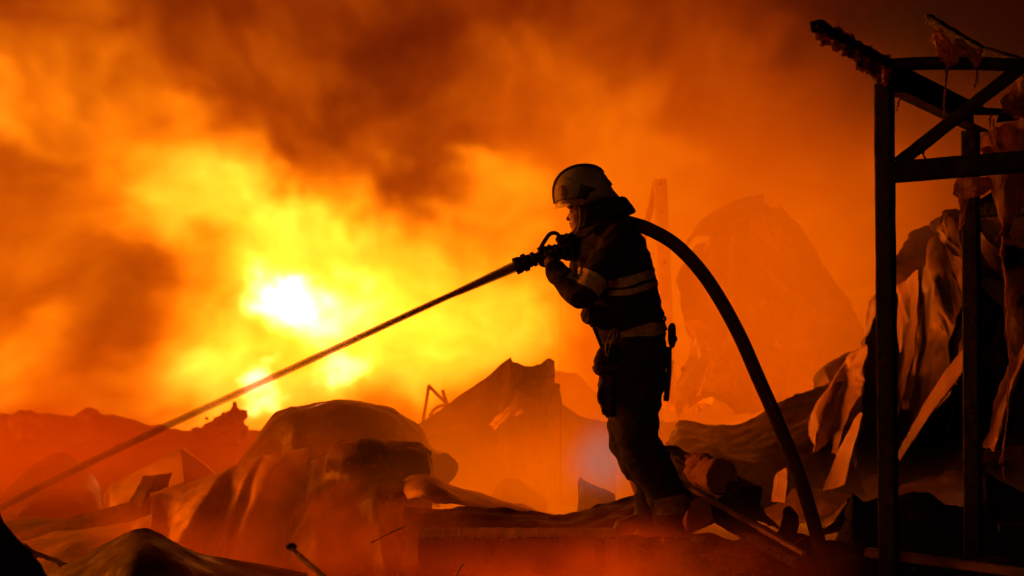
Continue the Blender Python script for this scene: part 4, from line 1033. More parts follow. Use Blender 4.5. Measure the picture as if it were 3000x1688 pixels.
# melted mass wrapped over the top rail
mm = [blob(P(x, y, 11.25), (rx * .0016, .03, ry * .0016), i, .55, 4) for i, (x, y, rx, ry) in enumerate([(2745, 110, 16, 18), (2765, 150, 20, 26), (2800, 140, 18, 22), (2785, 175, 20, 16), (2830, 150, 22, 18), (2860, 165, 18, 22), (2752, 95, 9, 16), (2815, 125, 14, 12)])]
mm += [tube(catmull([P(2742, 95, 11.25), P(2775, 120, 11.2), P(2800, 160, 11.22), P(2795, 190, 11.25)], 12), .013, 7), tube(catmull([P(2800, 120, 11.2), P(2840, 145, 11.2), P(2866, 195, 11.22)], 12), .014, 7)]
tag(obj('melted_cladding', fuse(join(*mm), .006, 1, lambda p: mn.noise(p * 45) * .008), M['plastic']), 'melted mass draped over the top rail of the frame', 'melted plastic')
def film(label, rows, Y0=None, **kw):
    return sheet('plastic_film', label, rows, 'plastic', 'plastic film', None, **kw)
film('torn film hanging at the top right corner of the frame', [[(2940, 200, 12.4), (2960, 205, 12.3), (3000, 220, 12.2), (3060, 230, 12.2)], [(2955, 300, 12.3), (2975, 290, 12.25), (3010, 310, 12.2), (3060, 320, 12.2)], [(2950, 320, 12.3), (2985, 350, 12.3), (3020, 352, 12.2), (3060, 350, 12.2)]], folds=12, amp=.03, nu=40, nv=30, seed=90, ragged=.012)
film('wide scorched film stretched behind the crossbeam', [[(2872, 400, 13.5), (2920, 375, 13.4), (2960, 360, 13.4), (3060, 350, 13.3)], [(2870, 430, 13.4), (2920, 420, 13.3), (2960, 415, 13.4), (3060, 410, 13.3)], [(2868, 470, 13.4), (2920, 470, 13.4), (2960, 470, 13.3), (3060, 470, 13.3)]], folds=12, amp=.02, nu=50, nv=30, seed=91, ragged=.012)
film('long peeled strip of film pointing left below the crossbeam', [[(2792, 562, 12.45), (2815, 530, 12.45), (2880, 520, 12.4), (2960, 512, 12.4), (3060, 508, 12.3)], [(2790, 574, 12.45), (2820, 572, 12.4), (2880, 560, 12.35), (2960, 542, 12.4), (3060, 532, 12.3)]], folds=10, amp=.012, nu=50, nv=16, seed=92, ragged=.008)
film('shredded film hanging in a point below the crossbeam', [[(2918, 508, 12.4), (2950, 506, 12.3), (3000, 506, 12.3), (3050, 506, 12.3)], [(2918, 590, 12.4), (2945, 585, 12.3), (2980, 590, 12.3), (3000, 600, 12.3)], [(2922, 650, 12.35), (2938, 655, 12.25), (2955, 655, 12.3), (2968, 650, 12.3)], [(2934, 705, 12.3), (2937, 708, 12.25), (2940, 708, 12.3), (2943, 705, 12.3)]], folds=14, amp=.02, nu=36, nv=50, seed=93, ragged=.012)
film('crusted film flaking off the top of the second post', [[(2810, 540, 12.62), (2830, 535, 12.60), (2850, 540, 12.61)], [(2812, 600, 12.62), (2828, 600, 12.60), (2838, 600, 12.61)], [(2812, 680, 12.62), (2820, 660, 12.61), (2824, 650, 12.62)]], folds=14, amp=.008, nu=16, nv=34, seed=94, ragged=.012)

# ------------------------------------------------------------------ the firefighter
Y0 = 12.2
S = Y0 * K
def Q(px, py, dy=0.0):
    return Vector(((px - 1500) * S, Y0 + dy, CZ - (py - 844) * S))
def loft(rings, ns=28, n=2.0, sub=3):
    """rings (py, left px, right px, dy, half depth) bottom/top order, superelliptic"""
    arr = catmull([np.array(r, float) for r in rings], (len(rings) - 1) * sub + 1)
    V = []
    for (py, l, r_, dy, hd) in arr:
        cx = (l + r_) / 2; hw = (r_ - l) / 2 * S
        c = Q(cx, py, dy)
        for k in range(ns):
            a = 2 * math.pi * k / ns
            ca, sa = math.cos(a), math.sin(a)
            V.append(c + Vector((math.copysign(abs(ca) ** (2 / n), ca) * hw, math.copysign(abs(sa) ** (2 / n), sa) * hd, 0)))
    m = len(arr)
    F = [(i*ns+k, i*ns+(k+1) % ns, (i+1)*ns+(k+1) % ns, (i+1)*ns+k) for i in range(m-1) for k in range(ns)]
    F += [tuple(range(ns))[::-1], tuple(range((m-1)*ns, m*ns))]
    return V, F
def inflate(outline, dy, W, ns=13, n=2.0, cen=None, sub=4, dyslope=0):
    """closed outline (px, py) in the side view swollen to half width W"""
    m = len(outline) * sub
    o2 = catmull([np.array(p, float) for p in outline + [outline[0]]], m + 1)[:-1]
    c = np.mean([p for p in o2], axis=0) if cen is None else np.array(cen, float)
    V = []
    for j in range(ns):
        ph = -math.pi/2 + math.pi * (j + .5) / ns
        cs = abs(math.cos(ph)) ** (2 / n); sn = math.copysign(abs(math.sin(ph)) ** (2 / n), ph)
        for p in o2:
            q = c + (p - c) * cs
            V.append(Q(q[0], q[1], dy + W * sn))
    F = [(j*m+i, j*m+(i+1) % m, (j+1)*m+(i+1) % m, (j+1)*m+i) for j in range(ns-1) for i in range(m)]
    F += [tuple(range(m))[::-1], tuple(range((ns-1)*m, ns*m))]
    return V, F
def limb(pts, sub=5, ns=18, flat=1.0):
    """pts: (px, py, dy, radius m)"""
    arr = catmull([np.array([*Q(a, b, c), r_]) for a, b, c, r_ in pts], (len(pts) - 1) * sub + 1)
    V, F = tube([a[:3] for a in arr], [float(a[3]) for a in arr], ns, flat)
    caps = [blob(arr[0][:3], float(arr[0][3]), 0, 0, 1), blob(arr[-1][:3], float(arr[-1][3]), 0, 0, 1)]
    return join((V, F), *caps)
def cloth_wr(freq, amp, aniso=(1, 1, 1), seed=0):
    def f(p):
        q = Vector((p.x * aniso[0], p.y * aniso[1], p.z * aniso[2])) * freq + Vector((seed, seed * 2, 0))
        return (1 - abs(mn.noise(q)) * 2.6) * amp + mn.noise(q * 2.7) * amp * .5 - amp * .4
    return f

man = empty('person', Q(1930, 1570), 'firefighter in dark turnout gear and pale helmet aiming a hose nozzle left', 'person')
# body: one continuous figure
body = fuse(join(
    loft([(1015, 1785, 1930, 0, .13), (940, 1772, 1925, 0, .14), (860, 1740, 1915, 0, .15), (780, 1740, 1885, 0, .15), (710, 1745, 1850, 0, .12), (670, 1750, 1830, 0, .07), (630, 1745, 1810, 0, .065), (600, 1735, 1795, 0, .06)]),
    limb([(1795, 715, -.13, .05), (1755, 790, -.19, .045), (1716, 855, -.235, .04), (1672, 845, -.21, .036), (1628, 793, -.12, .03), (1608, 768, -.07, .03)]),
    limb([(1795, 715, .13, .05), (1745, 775, .19, .045), (1720, 800, .2, .04), (1704, 778, .14, .034), (1690, 735, .06, .032)]),
    limb([(1850, 1010, -.09, .09), (1860, 1130, -.11, .082), (1868, 1270, -.11, .066), (1910, 1370, -.11, .058), (1955, 1500, -.10, .045), (1962, 1540, -.10, .042)]),
    limb([(1845, 1010, .09, .09), (1840, 1130, .11, .082), (1838, 1270, .12, .066), (1868, 1380, .12, .055), (1898, 1490, .12, .043), (1905, 1530, .12, .042)]),
    # head
    blob(Q(1730, 575), (.098, .078, .105), 0, 0, 1, 24, 16),
    blob(Q(1705, 635), (.058, .06, .085), 0, 0, 1, 20, 14),
    blob(Q(1695, 664), (.036, .045, .03), 0, 0, 1, 18, 12),
    ), .011, 4)
obj('body', body, M['skin'], man)
# face laid over the head as one fine surface
hd = join(
    blob(Q(1728, 585), (.092, .076, .10), 0, 0, 1, 28, 20),
    inflate([(1671, 592), (1667, 603), (1666, 611), (1670, 620), (1665, 632), (1669, 646), (1670, 652), (1669, 657), (1673, 661), (1671, 666), (1675, 671), (1673, 678), (1677, 686), (1690, 690), (1715, 680), (1745, 650), (1745, 600), (1710, 580)], 0, .062, 15, 2.3, (1712, 632), 3),
    inflate([(1669, 620), (1664, 630), (1658, 641), (1660, 646), (1669, 648), (1676, 640), (1674, 622)], 0, .015, 7, 2, (1669, 637), 2),
    inflate([(1669, 602), (1664, 608), (1667, 615), (1680, 612), (1682, 603)], -.024, .022, 7, 2, None, 2),
    inflate([(1669, 602), (1664, 608), (1667, 615), (1680, 612), (1682, 603)], .024, .022, 7, 2, None, 2),
    inflate([(1668, 651), (1667, 655), (1670, 659), (1680, 658), (1680, 651)], 0, .024, 7, 2, None, 2),
    inflate([(1671, 661), (1669, 664), (1673, 669), (1682, 667), (1681, 661)], 0, .021, 7, 2, None, 2),
    blob(Q(1689, 640, -.038), (.022, .016, .026), 0, 0, 1, 12, 9), blob(Q(1689, 640, .038), (.022, .016, .026), 0, 0, 1, 12, 9))
obj('face', fuse(hd, .0028, 3), M['skin'], man)
for s in (-1, 1):
    e = obj('eye', blob(Q(1674.5, 620, s * .031), (.009, .0105, .0075), 0, 0, 1, 14, 10), M['eye'], man)
    obj('pupil', blob(Q(1672, 620, s * .0325), (.0068, .006, .0055), 0, 0, 1, 10, 8), M['h_dark'], e)
    obj('eyebrow', tube([Q(1664, 608.5, s * .016), Q(1665, 605, s * .032), Q(1671, 606, s * .047)], [.004, .0045, .002], 7), M['hair'], man)
# balaclava hood under the helmet
hood = fuse(join(
    inflate([(1683, 592), (1688, 615), (1692, 640), (1693, 662), (1688, 682), (1700, 700), (1730, 712), (1790, 700), (1812, 660), (1808, 600), (1760, 570), (1710, 575)], 0, .088, 15, 2.4, (1745, 640)),
    loft([(725, 1700, 1830, 0, .12), (690, 1702, 1822, 0, .10), (650, 1710, 1810, 0, .09)])), .007, 3, cloth_wr(16, .006, (1, 1, .6), 3))
obj('hood', hood, M['fabric'], man)
# helmet neck flap
flap = fuse(join(inflate([(1700, 606), (1740, 600), (1790, 585), (1816, 578), (1832, 579), (1842, 590), (1863, 617), (1858, 624), (1838, 633), (1815, 645), (1770, 655), (1725, 650), (1705, 640)], 0, .115, 15, 3, (1775, 612))), .007, 2, cloth_wr(14, .004, (1, 1, 1), 8))
obj('neck_flap', flap, M['fabric'], man)
# helmet
outl = [(1626, 594), (1623, 575), (1624, 553), (1632, 530), (1650, 508), (1678, 493), (1710, 487.5), (1742, 491), (1768, 506), (1784, 528), (1795, 553), (1814, 576), (1812, 580), (1780, 591), (1745, 603), (1716, 611), (1698, 607), (1682, 598), (1655, 597)]
he = obj('helmet', inflate(outl, 0, .135, 21, 2.25, (1712, 572), 4), M['helmet'], man)
top = catmull([Q(x, y, 0) for x, y in [(1628, 597), (1624, 575), (1624, 553), (1632, 529), (1650, 507), (1678, 491.5), (1710, 486), (1742, 489.5), (1770, 506)]], 40)
obj('comb', tube(top, [.012] * 38 + [.009, .004], 10, 1.6, up=(0, 1, 0)), M['h_dark'], he)
def on_helmet(px, py, lift=.002):
    # numeric: near side surface depth of the shell at (px, py)
    c = np.array((1712., 572.)); d = np.array((px, py)) - c
    ang = math.atan2(d[1], d[0]); best = 1e9; rad = 1
    pts = catmull([np.array(p, float) for p in outl + [outl[0]]], 200)
    for p in pts:
        a = math.atan2(p[1] - c[1], p[0] - c[0]); da = abs((a - ang + math.pi) % (2 * math.pi) - math.pi)
        if da < best: best = da; rad = np.linalg.norm(p - c)
    t = min(.999, np.linalg.norm(d) / rad)
    # cs = cos^(2/n) ; sn = sin^(2/n)
    n = 2.25; cph = t ** (n / 2); sph = math.sqrt(1 - cph * cph)
    return Q(px, py, -(.135 * sph ** (2 / n)) - lift)
def decal(name, outline, m, parent, lift=.0025, seg=8):
    pts = [np.array(p, float) for p in outline]
    c = np.mean(pts, axis=0)
    ring = []
    for i in range(len(pts)):
        a, b = pts[i], pts[(i + 1) % len(pts)]
        for k in range(seg): ring.append(a + (b - a) * k / seg)
    V = [on_helmet(c[0], c[1], lift)]; F = []
    L_ = 5
    for l in range(1, L_ + 1):
        for p in ring:
            q = c + (p - c) * l / L_
            V.append(on_helmet(q[0], q[1], lift if l < L_ else lift))
    m_ = len(ring)
    for i in range(m_): F.append((0, 1 + i, 1 + (i + 1) % m_))
    for l in range(L_ - 1):
        for i in range(m_):
            a = 1 + l * m_
            F.append((a + i, a + m_ + i, a + m_ + (i + 1) % m_, a + (i + 1) % m_))
    n0 = len(V)
    last = 1 + (L_ - 1) * m_
    for i in range(m_):
        v = V[last + i]; V.append(v + Vector((0, lift + .001, 0)))
    for i in range(m_): F.append((last + i, n0 + i, n0 + (i + 1) % m_, last + (i + 1) % m_))
    return obj(name, (V, F), M[m], parent)
decal('diamond_patch', [(1685, 585), (1694, 568), (1698, 541), (1716, 549), (1747, 555), (1727, 567), (1713, 590), (1700, 583)], 'h_dark', he)
oval = [(1646 + 11 * math.cos(t), 567 + 20 * math.sin(t)) for t in np.linspace(0, 2 * math.pi, 17)[:-1]]
decal('emblem', oval, 'emblem', he, seg=1)
for g in ([(1641, 560), (1651, 560), (1651, 562), (1641, 562)], [(1645, 552), (1648, 552), (1648, 580), (1645, 580)], [(1641, 570), (1651, 570), (1649, 574), (1643, 574)]):
    decal('emblem_mark', g, 'h_dark', he, .0045, 2)
ringp = [on_helmet(1646 + 11.5 * math.cos(t), 567 + 20.5 * math.sin(t), .002) for t in np.linspace(0, 2 * math.pi, 25)]
obj('emblem_rim', tube(ringp, .0012, 6, cap=False), M['h_dark'], he)
obj('brim_edge', tube(catmull([on_helmet(x, y, .001) for x, y in [(1812, 577), (1780, 588), (1745, 600), (1716, 607), (1698, 603), (1682, 595), (1655, 594), (1630, 592)]], 40), .004, 8), M['h_dark'], he)
obj('rear_clip', beam(Q(1780, 530, -.06), Q(1790, 545, -.06), .02, .014), M['h_dark'], he)
obj('seam', tube([on_helmet(x, y, .0005) for x, y in [(1650, 519), (1662, 527), (1678, 532)]], .0022, 6), M['h_dark'], he)
vis = []
nvv = 22
for j, (yy, rr_) in enumerate(((594, 0), (603, .5), (612, 1))):
    for i in range(nvv):
        a = -math.pi / 2 * 1.1 + math.pi * 1.1 * i / (nvv - 1)
        vis.append(Q(1684 - 57 * math.cos(a), yy - (abs(math.sin(a)) ** 2) * 8, math.sin(a) * .118))
obj('visor', (vis, [(j*nvv+i, j*nvv+i+1, (j+1)*nvv+i+1, (j+1)*nvv+i) for j in range(2) for i in range(nvv-1)]), M['visor'], he)
obj('chin_strap', tube(catmull([Q(1697, 604, -.085), Q(1700, 640, -.088), Q(1695, 670, -.07), Q(1684, 688, -.035)], 14), .005, 7, 1.8), M['h_dark'], he)

# jacket
jk = join(
    loft([(1008, 1768, 1944, 0, .165), (985, 1752, 1947, 0, .175), (955, 1736, 1947, 0, .185), (925, 1716, 1944, 0, .195), (898, 1712, 1939, 0, .20), (860, 1708, 1933, 0, .20), (820, 1700, 1923, 0, .20), (775, 1695, 1911, 0, .21), (735, 1694, 1900, 0, .215), (704, 1700, 1887, 0, .20), (680, 1712, 1870, 0, .16), (658, 1722, 1852, 0, .12), (640, 1732, 1842, 0, .10)], n=2.3),
    limb([(1806, 708, -.15, .088), (1775, 760, -.2, .085), (1742, 820, -.23, .077), (1712, 858, -.24, .072), (1680, 856, -.22, .068), (1652, 826, -.18, .06), (1632, 800, -.14, .053), (1622, 786, -.11, .047)]),
    limb([(1800, 705, .15, .085), (1745, 770, .2, .075), (1718, 800, .2, .07), (1706, 775, .14, .058), (1698, 752, .08, .048)]))
jacket = fuse(jk, .0085, 5, cloth_wr(7, .011, (1, 1, 1.9), 4))
jo = obj('jacket', jacket, M['fabric'], man)
# waistband bulge of the jacket front
obj('jacket_pleat', fuse(join(inflate([(1712, 900), (1702, 908), (1701, 925), (1707, 940), (1722, 952), (1745, 960), (1775, 962), (1795, 930), (1780, 900), (1745, 893)], -.1, .11, 11, 2.4)), .007, 3, cloth_wr(15, .009, (2.2, 1, 1), 6)), M['fabric'], jo)
obj('collar', fuse(join(tube([Q(1762, 672, 0) + Vector((math.cos(t) * .11, math.sin(t) * .115, math.cos(t) * .028)) for t in np.linspace(0, 2 * math.pi, 25)], .030, 12)), .008, 2, cloth_wr(12, .006, (1, 1, 1), 2)), M['fabric'], jo)
# reflective bands: built as shells slightly outside the cloth (ray cast on the jacket)
from mathutils.bvhtree import BVHTree
jt = BVHTree.FromPolygons([Vector(v) for v in jacket[0]], jacket[1])
def band(name, top_l, bot_l, tree, parent, m='band', lift=.004, n=34, rows=6, far=True):
    t2 = catmull([np.array(p, float) for p in top_l], n); b2 = catmull([np.array(p, float) for p in bot_l], n)
    V = []; F = []
    for i in range(n):
        for j in range(rows):
            q = t2[i] + (b2[i] - t2[i]) * j / (rows - 1)
            o_ = Q(q[0], q[1], -1.0)
            hit = tree.ray_cast(o_, Vector((0, 1, 0)))
            if hit[0] is None or hit[0].y > Y0 + .05: V.append(None)
            else: V.append(hit[0] + (hit[1] if hit[1].y < 0 else -hit[1]) * lift)
    idx = {}; VV = []
    for i, v in enumerate(V):
        if v is not None: idx[i] = len(VV); VV.append(v)
    for i in range(n - 1):
        for j in range(rows - 1):
            f = (i*rows+j, i*rows+j+1, (i+1)*rows+j+1, (i+1)*rows+j)
            if all(k in idx for k in f):
                vs = [VV[idx[k]] for k in f]
                if max((vs[a] - vs[(a+1) % 4]).length for a in range(4)) < .09: F.append(tuple(idx[k] for k in f))
    nn = len(VV)
    VV2 = [v + Vector((0, .006, 0)) for v in VV]
    F2 = [tuple(k + nn for k in reversed(f)) for f in F]
    return obj(name, (VV + VV2, F + F2), M[m], parent)
band('chest_band', [(1775, 822), (1830, 812), (1880, 796), (1909, 791)], [(1775, 866), (1830, 866), (1880, 852), (1925, 836)], jt, jo)
band('chest_band_stripe', [(1775, 842), (1830, 840), (1880, 824), (1914, 816)], [(1775, 850), (1830, 848), (1880, 832), (1918, 823)], jt, jo, 'fabric', .0065)
band('sleeve_band', [(1680, 777), (1705, 786), (1735, 798), (1757, 812), (1773, 835)], [(1656, 815), (1690, 829), (1715, 842), (1732, 852), (1746, 868)], jt, jo, lift=.005)
band('hem_band', [(1812, 970), (1850, 958), (1900, 944), (1938, 945)], [(1812, 1004), (1850, 998), (1900, 985), (1944, 975)], jt, jo)

# trousers
near = loft([(985, 1778, 1944, -.06, .13), (1050, 1776, 1953, -.09, .125), (1120, 1780, 1945, -.11, .12), (1165, 1784, 1936, -.11, .115), (1212, 1788, 1927, -.11, .11), (1262, 1797, 1926, -.11, .105), (1292, 1803, 1942, -.11, .105), (1331, 1814, 1960, -.11, .1), (1373, 1838, 1980, -.11, .098), (1414, 1868, 1996, -.11, .092), (1450, 1888, 2004, -.11, .088), (1490, 1902, 2014, -.11, .085), (1525, 1912, 2022, -.11, .084)], n=2.2)
farl = loft([(985, 1775, 1935, .06, .13), (1060, 1775, 1930, .09, .125), (1150, 1780, 1905, .12, .115), (1212, 1784, 1885, .13, .11), (1280, 1786, 1880, .13, .1), (1326, 1794, 1885, .13, .096), (1383, 1824, 1905, .13, .09), (1432, 1858, 1930, .13, .085), (1470, 1863, 1935, .13, .08), (1500, 1866, 1940, .13, .08), (1530, 1872, 1945, .13, .08)], n=2.2)
trs = fuse(join(near, farl), .0085, 4, cloth_wr(6.5, .010, (1, 1, 1.6), 9))
tr = obj('trousers', trs, M['fabric'], man)
tt = BVHTree.FromPolygons([Vector(v) for v in trs[0]], trs[1])
band('cuff_band', [(1908, 1455), (1950, 1446), (1985, 1440), (2002, 1437)], [(1918, 1500), (1950, 1498), (1985, 1493), (2012, 1484)], tt, tr, 'band_d', n=24)
# boots
def boot(dx, dy, y0):
    return fuse(join(loft([(y0 - 40, 1918 + dx, 2014 + dx, dy, .062), (y0, 1925 + dx, 2018 + dx, dy, .058), (y0 + 30, 1925 + dx, 2026 + dx, dy, .05)]),
                     inflate([(1860 + dx, y0 + 28), (1872 + dx, y0 + 10), (1905 + dx, y0), (1940 + dx, y0 - 12), (2020 + dx, y0 - 5), (2028 + dx, y0 + 25), (2026 + dx, y0 + 50), (1980 + dx, y0 + 50), (1940 + dx, y0 + 48), (1870 + dx, y0 + 52), (1856 + dx, y0 + 44)], dy, .055, 11, 2.6)), .007, 3)
b1 = obj('boot', boot(-6, -.11, 1530), M['boot'], man)
b2 = obj('boot', boot(-60, .13, 1520), M['boot'], man)
for b, dx, dy, y0 in ((b1, -6, -.11, 1530), (b2, -60, .13, 1520)):
    obj('sole', inflate([(1856 + dx, y0 + 46), (1900 + dx, y0 + 47), (1960 + dx, y0 + 47), (2028 + dx, y0 + 47), (2028 + dx, y0 + 56), (1960 + dx, y0 + 55), (1900 + dx, y0 + 56), (1858 + dx, y0 + 55)], dy, .058, 7, 5, None, 2), M['h_dark'], b)

# nozzle: axis from tip to rear
T0 = Q(1507, 782, -.02); T1 = Q(1700, 706, .0)
AX = (T1 - T0); LEN = AX.length; AXn = AX.normalized()
def nz(s, off=(0, 0, 0)):
    return T0 + AXn * s + Vector(off)
def rings(prof, ns=28):
    pts = [nz(s) for s, r_ in prof]
    V = []
    d, s_, t_ = frame_axes(AXn)
    for (s, r_) in prof:
        for k in range(ns):
            a = 2 * math.pi * k / ns
            V.append(nz(s) + (s_ * math.cos(a) + t_ * math.sin(a)) * r_)
    m = len(prof)
    F = [(i*ns+k, i*ns+(k+1) % ns, (i+1)*ns+(k+1) % ns, (i+1)*ns+k) for i in range(m-1) for k in range(ns)]
    F += [tuple(range(ns))[::-1], tuple(range((m-1)*ns, m*ns))]
    return V, F
no_ = empty('hose_nozzle', Q(1600, 745, -.02), 'dark metal fire nozzle with a bail handle gripped in the left glove', 'nozzle')
px = S
obj('bumper', rings([(0, .036), (.002, .044), (.03, .043), (.033, .040), (.05, .038), (.053, .042), (.062, .042), (.065, .036), (.085, .034)]), M['boot'], no_)
teeth = []
d, s_, t_ = frame_axes(AXn)
for k in range(12):
    a = 2 * math.pi * k / 12
    c = nz(.058) + (s_ * math.cos(a) + t_ * math.sin(a)) * .041
    teeth.append(beam(c - AXn * .012, c + AXn * .012, .010, .010))
obj('bumper_ribs', join(*teeth), M['boot'], no_)
obj('barrel', rings([(.08, .033), (.095, .033), (.097, .038), (.115, .038), (.117, .027), (.135, .026), (.137, .033), (.15, .033), (.152, .027), (.21, .027), (.212, .031), (.235, .031), (.237, .027), (.26, .027)]), M['metal'], no_)
obj('ball_valve', blob(nz(.20), (.04, .034, .036), 0, 0, 1, 18, 12), M['metal'], no_)
obj('coupling', rings([(.245, .028), (.25, .041), (.275, .041), (.278, .035), (.285, .035), (.288, .043), (.315, .043), (.318, .037), (.34, .036)]), M['metal'], no_)
lugs = []
for k in range(4):
    a = 2 * math.pi * (k + .3) / 4
    c = nz(.30) + (s_ * math.cos(a) + t_ * math.sin(a)) * .045
    lugs.append(beam(c - AXn * .01, c + AXn * .01, .014, .014))
for l_ in lugs: obj('lug', l_, M['metal'], no_)
for sy in (-.036, .030):
    obj('handle_arm', tube(catmull([nz(.135, (0, sy, .015)), Q(1585, 722, sy), Q(1597, 703, sy), Q(1610, 688, sy), Q(1622, 683, sy)], 16), .0085, 10), M['boot'], no_)
obj('handle_grip', tube(catmull([Q(1583, 727, -.036), Q(1597, 704, -.036), Q(1608, 689, -.034), Q(1619, 683, -.02), Q(1630, 684, 0), Q(1638, 692, .0), Q(1643, 706, .0), Q(1642, 720, 0)], 26), .0105, 12), M['boot'], no_)
obj('handle_bar', tube([Q(1620, 684, -.036), Q(1620, 684, .03)], .009, 10), M['boot'], no_)
obj('handle_tab', beam(Q(1574, 732, -.03), Q(1590, 722, -.03), .02, .016), M['boot'], no_)
obj('drain_tab', beam(Q(1672, 742, -.01), Q(1682, 733, -.01), .012, .02), M['metal'], no_)

# gloves holding the nozzle
def grip(s0, r, dyc, a0, a1, side, nf=4, step=.026, fr=.0135):
    """fingers curled round the nozzle axis: angle 0 = far side, 90 = top, -90 = below, 180 = near side"""
    parts = []
    d, s1, t1 = frame_axes(AXn)
    far_ = Vector((0, 1, 0)); upv = AXn.cross(far_).normalized()
    if upv.z < 0: upv = -upv
    for i in range(nf):
        L_ = (1.0, .97, .9, .78)[i] if side > 0 else (.85, .95, 1.0, .9)[i]
        pts = []; rad = []
        for k in range(7):
            a = R(a0 + (a1 - a0) * L_ * k / 6)
            pts.append(nz(s0 + i * step) + (far_ * math.cos(a) + upv * math.sin(a)) * (r + (.004 if k in (2, 4) else 0)))
            rad.append(fr * (1.08 if k in (2, 4) else 1) * (1 - .03 * k))
        parts.append(tube(pts, rad, 12)); parts.append(blob(pts[-1], rad[-1], 0, 0, 1)); parts.append(blob(pts[0], rad[0], 0, 0, 1))
    return parts
far_ = Vector((0, 1, 0))
g = grip(.15, .040, 0, -100, 70, 1)
g += [blob(nz(.185, (0, -.012, -.048)), (.052, .034, .026), 0, 0, 1, 16, 12),
      limb([(1612, 772, -.045, .028), (1620, 783, -.08, .036), (1630, 797, -.12, .043)]),
      limb([(1622, 772, -.055, .02), (1612, 758, -.066, .0165), (1602, 746, -.060, .0145), (1598, 736, -.045, .013)])]
obj('glove', fuse(join(*g), .0055, 2, cloth_wr(26, .0035, (1, 1, 1), 1)), M['glove'], man)
g = grip(.265, .050, 0, 0, 0, 1)[:0]
far_fingers = grip(.255, .052, 0, -70, 150, 1, step=.025)
g = far_fingers + [blob(nz(.30, (0, .035, -.045)), (.055, .03, .035), 0, 0, 1, 16, 12),
     limb([(1676, 742, .04, .03), (1686, 748, .06, .036), (1698, 757, .09, .044)]),
     limb([(1670, 735, .03, .02), (1668, 722, .05, .016), (1664, 708, .045, .014), (1662, 700, .03, .013)])]
obj('glove', fuse(join(*g), .0055, 2, cloth_wr(26, .0035, (1, 1, 1), 5)), M['glove'], man)

# hose over the shoulder and down behind
hp = [Q(1692, 709, 0), Q(1720, 690, .05), Q(1750, 665, .13), Q(1800, 645, .16), Q(1850, 652, .12), Q(1910, 674, .06), Q(1980, 718, .0), Q(2050, 793, -.04), Q(2108, 882, -.08), Q(2165, 990, -.1), Q(2213, 1102, -.12), Q(2261, 1212, -.14), Q(2307, 1328, -.16), Q(2344, 1433, -.18), Q(2384, 1573, -.2), Q(2419, 1700, -.22), Q(2470, 1790, -.1), Q(2600, 1850, .1)]
tag(obj('fire_hose', tube(catmull(hp, 130), .0355, 20), M['hose']), 'dark fire hose arching from the shoulder down to the rubble', 'hose')

# water jet
jp = [T0 + AXn * .01, Q(1375, 841, 0), Q(1258, 893, .05), Q(990, 1016, .3), Q(699, 1148, .7), Q(384, 1290, 1.2), Q(0, 1470, 1.8), Q(-500, 1720, 2.6)]
jn = catmull(jp, 120)
jr = [.027 * (1 - t) ** 1.0 + .0135 if t < .25 else .0285 - .0 * t for t in np.linspace(0, 1, 120)]
jr = [(.030 + (.017 - .030) * min(1, t / .22)) + .012 * max(0, t - .22) for t in np.linspace(0, 1, 120)]
tag(obj('water_jet', tube(jn, jr, 16), M['water']), 'straight jet of water shooting from the nozzle down to the lower left', 'water jet')
strand = [Vector(q) + Vector((0, -.004, .012 * math.sin(i * .05) + .014)) for i, q in enumerate(jn[:50])]
dr = tube([Q(1639, 872, -.2), Q(1638, 1100, -.2), Q(1640, 1300, -.2), Q(1641, 1480, -.2)], 0.0005, 6)
tag(obj('water_trickle', dr, M['water']), 'hair thin trickle of water falling from the elbow', 'water trickle')

# belt gear hanging at the hip
pch = empty('hip_pouch', Q(1770, 1085, -.2), 'bulging gear pouch hanging at the front of the hip', 'pouch')
obj('pouch_bag', fuse(join(inflate([(1757, 1012), (1745, 1028), (1738, 1050), (1736, 1070), (1742, 1092), (1765, 1102), (1800, 1098), (1818, 1070), (1815, 1030), (1795, 1005), (1772, 1000)], -.16, .06, 11, 2.3)), .006, 2, cloth_wr(16, .006, (1, 1, 1), 7)), M['fabric'], pch)
obj('pouch_flap', fuse(join(inflate([(1730, 1072), (1740, 1066), (1770, 1062), (1815, 1060), (1816, 1078), (1780, 1084), (1752, 1096), (1738, 1090)], -.17, .062, 9, 3)), .005, 2), M['glove'], pch)
obj('strap', beam(Q(1738, 960, -.15), Q(1760, 1014, -.17), .035, .006), M['glove'], pch)
wg = empty('work_gloves', Q(1770, 1218, -.2), 'pair of crumpled work gloves dangling below the hip pouch', 'gloves')
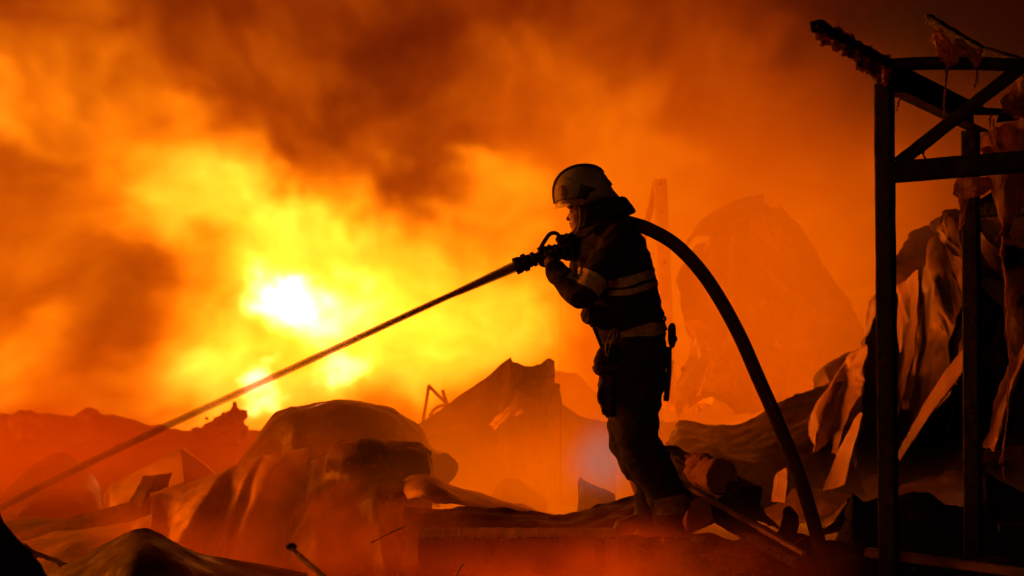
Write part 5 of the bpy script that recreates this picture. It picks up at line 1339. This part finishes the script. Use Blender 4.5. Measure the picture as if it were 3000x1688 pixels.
for s, (dx, dy2, mm_) in enumerate(((0, -.20, 'glove'), (14, -.15, 'fabric'))):
    fg = [inflate([(1752 + dx, 1095), (1747 + dx, 1125), (1752 + dx, 1155), (1778 + dx, 1165), (1795 + dx, 1140), (1796 + dx, 1100), (1775 + dx, 1088)], dy2, .03, 9)]
    for (a, b, c_, d_) in ((1755, 1150, 1759, 1186), (1763, 1155, 1766, 1203), (1772, 1158, 1775, 1214), (1782, 1155, 1786, 1202)):
        fg.append(limb([(a + dx, b, dy2, .014), ((a + c_) / 2 + dx - 2, (b + d_) / 2, dy2 - .006, .0145), (c_ + dx, d_, dy2, .011)]))
    fg.append(limb([(1756 + dx, 1130, dy2 - .02, .014), (1752 + dx, 1155, dy2 - .03, .014), (1757 + dx, 1172, dy2 - .03, .011)]))
    obj('glove', fuse(join(*fg), .005, 2, cloth_wr(24, .004, (1, 1, 1), s)), M[mm_], wg)
cbn = empty('carabiner', Q(1775, 1040, -.23), 'steel carabiner with two loops clipped to the front of the belt', 'carabiner')
for pts in ([(1772, 1032), (1770, 1012), (1778, 985), (1788, 966), (1795, 968), (1790, 990), (1780, 1018), (1775, 1040)], [(1790, 968), (1796, 985), (1803, 980), (1803, 968), (1797, 962)]):
    obj('loop', tube(catmull([Q(x, y, -.235) for x, y in pts + [pts[0]]], 30), .0042, 8), M['sheet'], cbn)
hol = empty('tool_holster', Q(1963, 1020, -.05), 'black radio holster clipped to the back of the belt', 'holster')
obj('case', fuse(join(inflate([(1956, 955), (1966, 945), (1977, 952), (1979, 985), (1979, 1000), (1973, 1018), (1962, 1018), (1955, 995)], -.04, .04, 9, 3.5, None, 3)), .005, 1), M['h_dark'], hol)
obj('button', blob(Q(1979, 992, -.06), (.006, .012, .014), 0, 0, 1), M['h_dark'], hol)
obj('strap', tube(catmull([Q(1932, 905, -.03), Q(1937, 920, -.03), Q(1948, 933, -.03), Q(1944, 945, -.03), Q(1952, 968, -.03)], 16), .0045, 7, 1.6), M['h_dark'], hol)
obj('strap', tube(catmull([Q(1930, 940, -.03), Q(1938, 932, -.03), Q(1934, 918, -.03)], 10), .004, 7), M['h_dark'], hol)
tc_ = empty('ribbed_torch', Q(1950, 1176, -.12), 'black ribbed stick hanging down behind the thigh', 'torch')
obj('shaft', tube([Q(1957, 1015, -.1), Q(1955, 1090, -.12), Q(1947, 1172, -.12)], .0135, 14), M['h_dark'], tc_)
rb = []
for k in range(24):
    q = Q(1959 - k * .55 * .9, 1055 + k * 4.8, -.115)
    rb.append(tube([q, q - Vector((0, 0, .003))], .0175, 14))
obj('ribs', join(*rb), M['h_dark'], tc_)
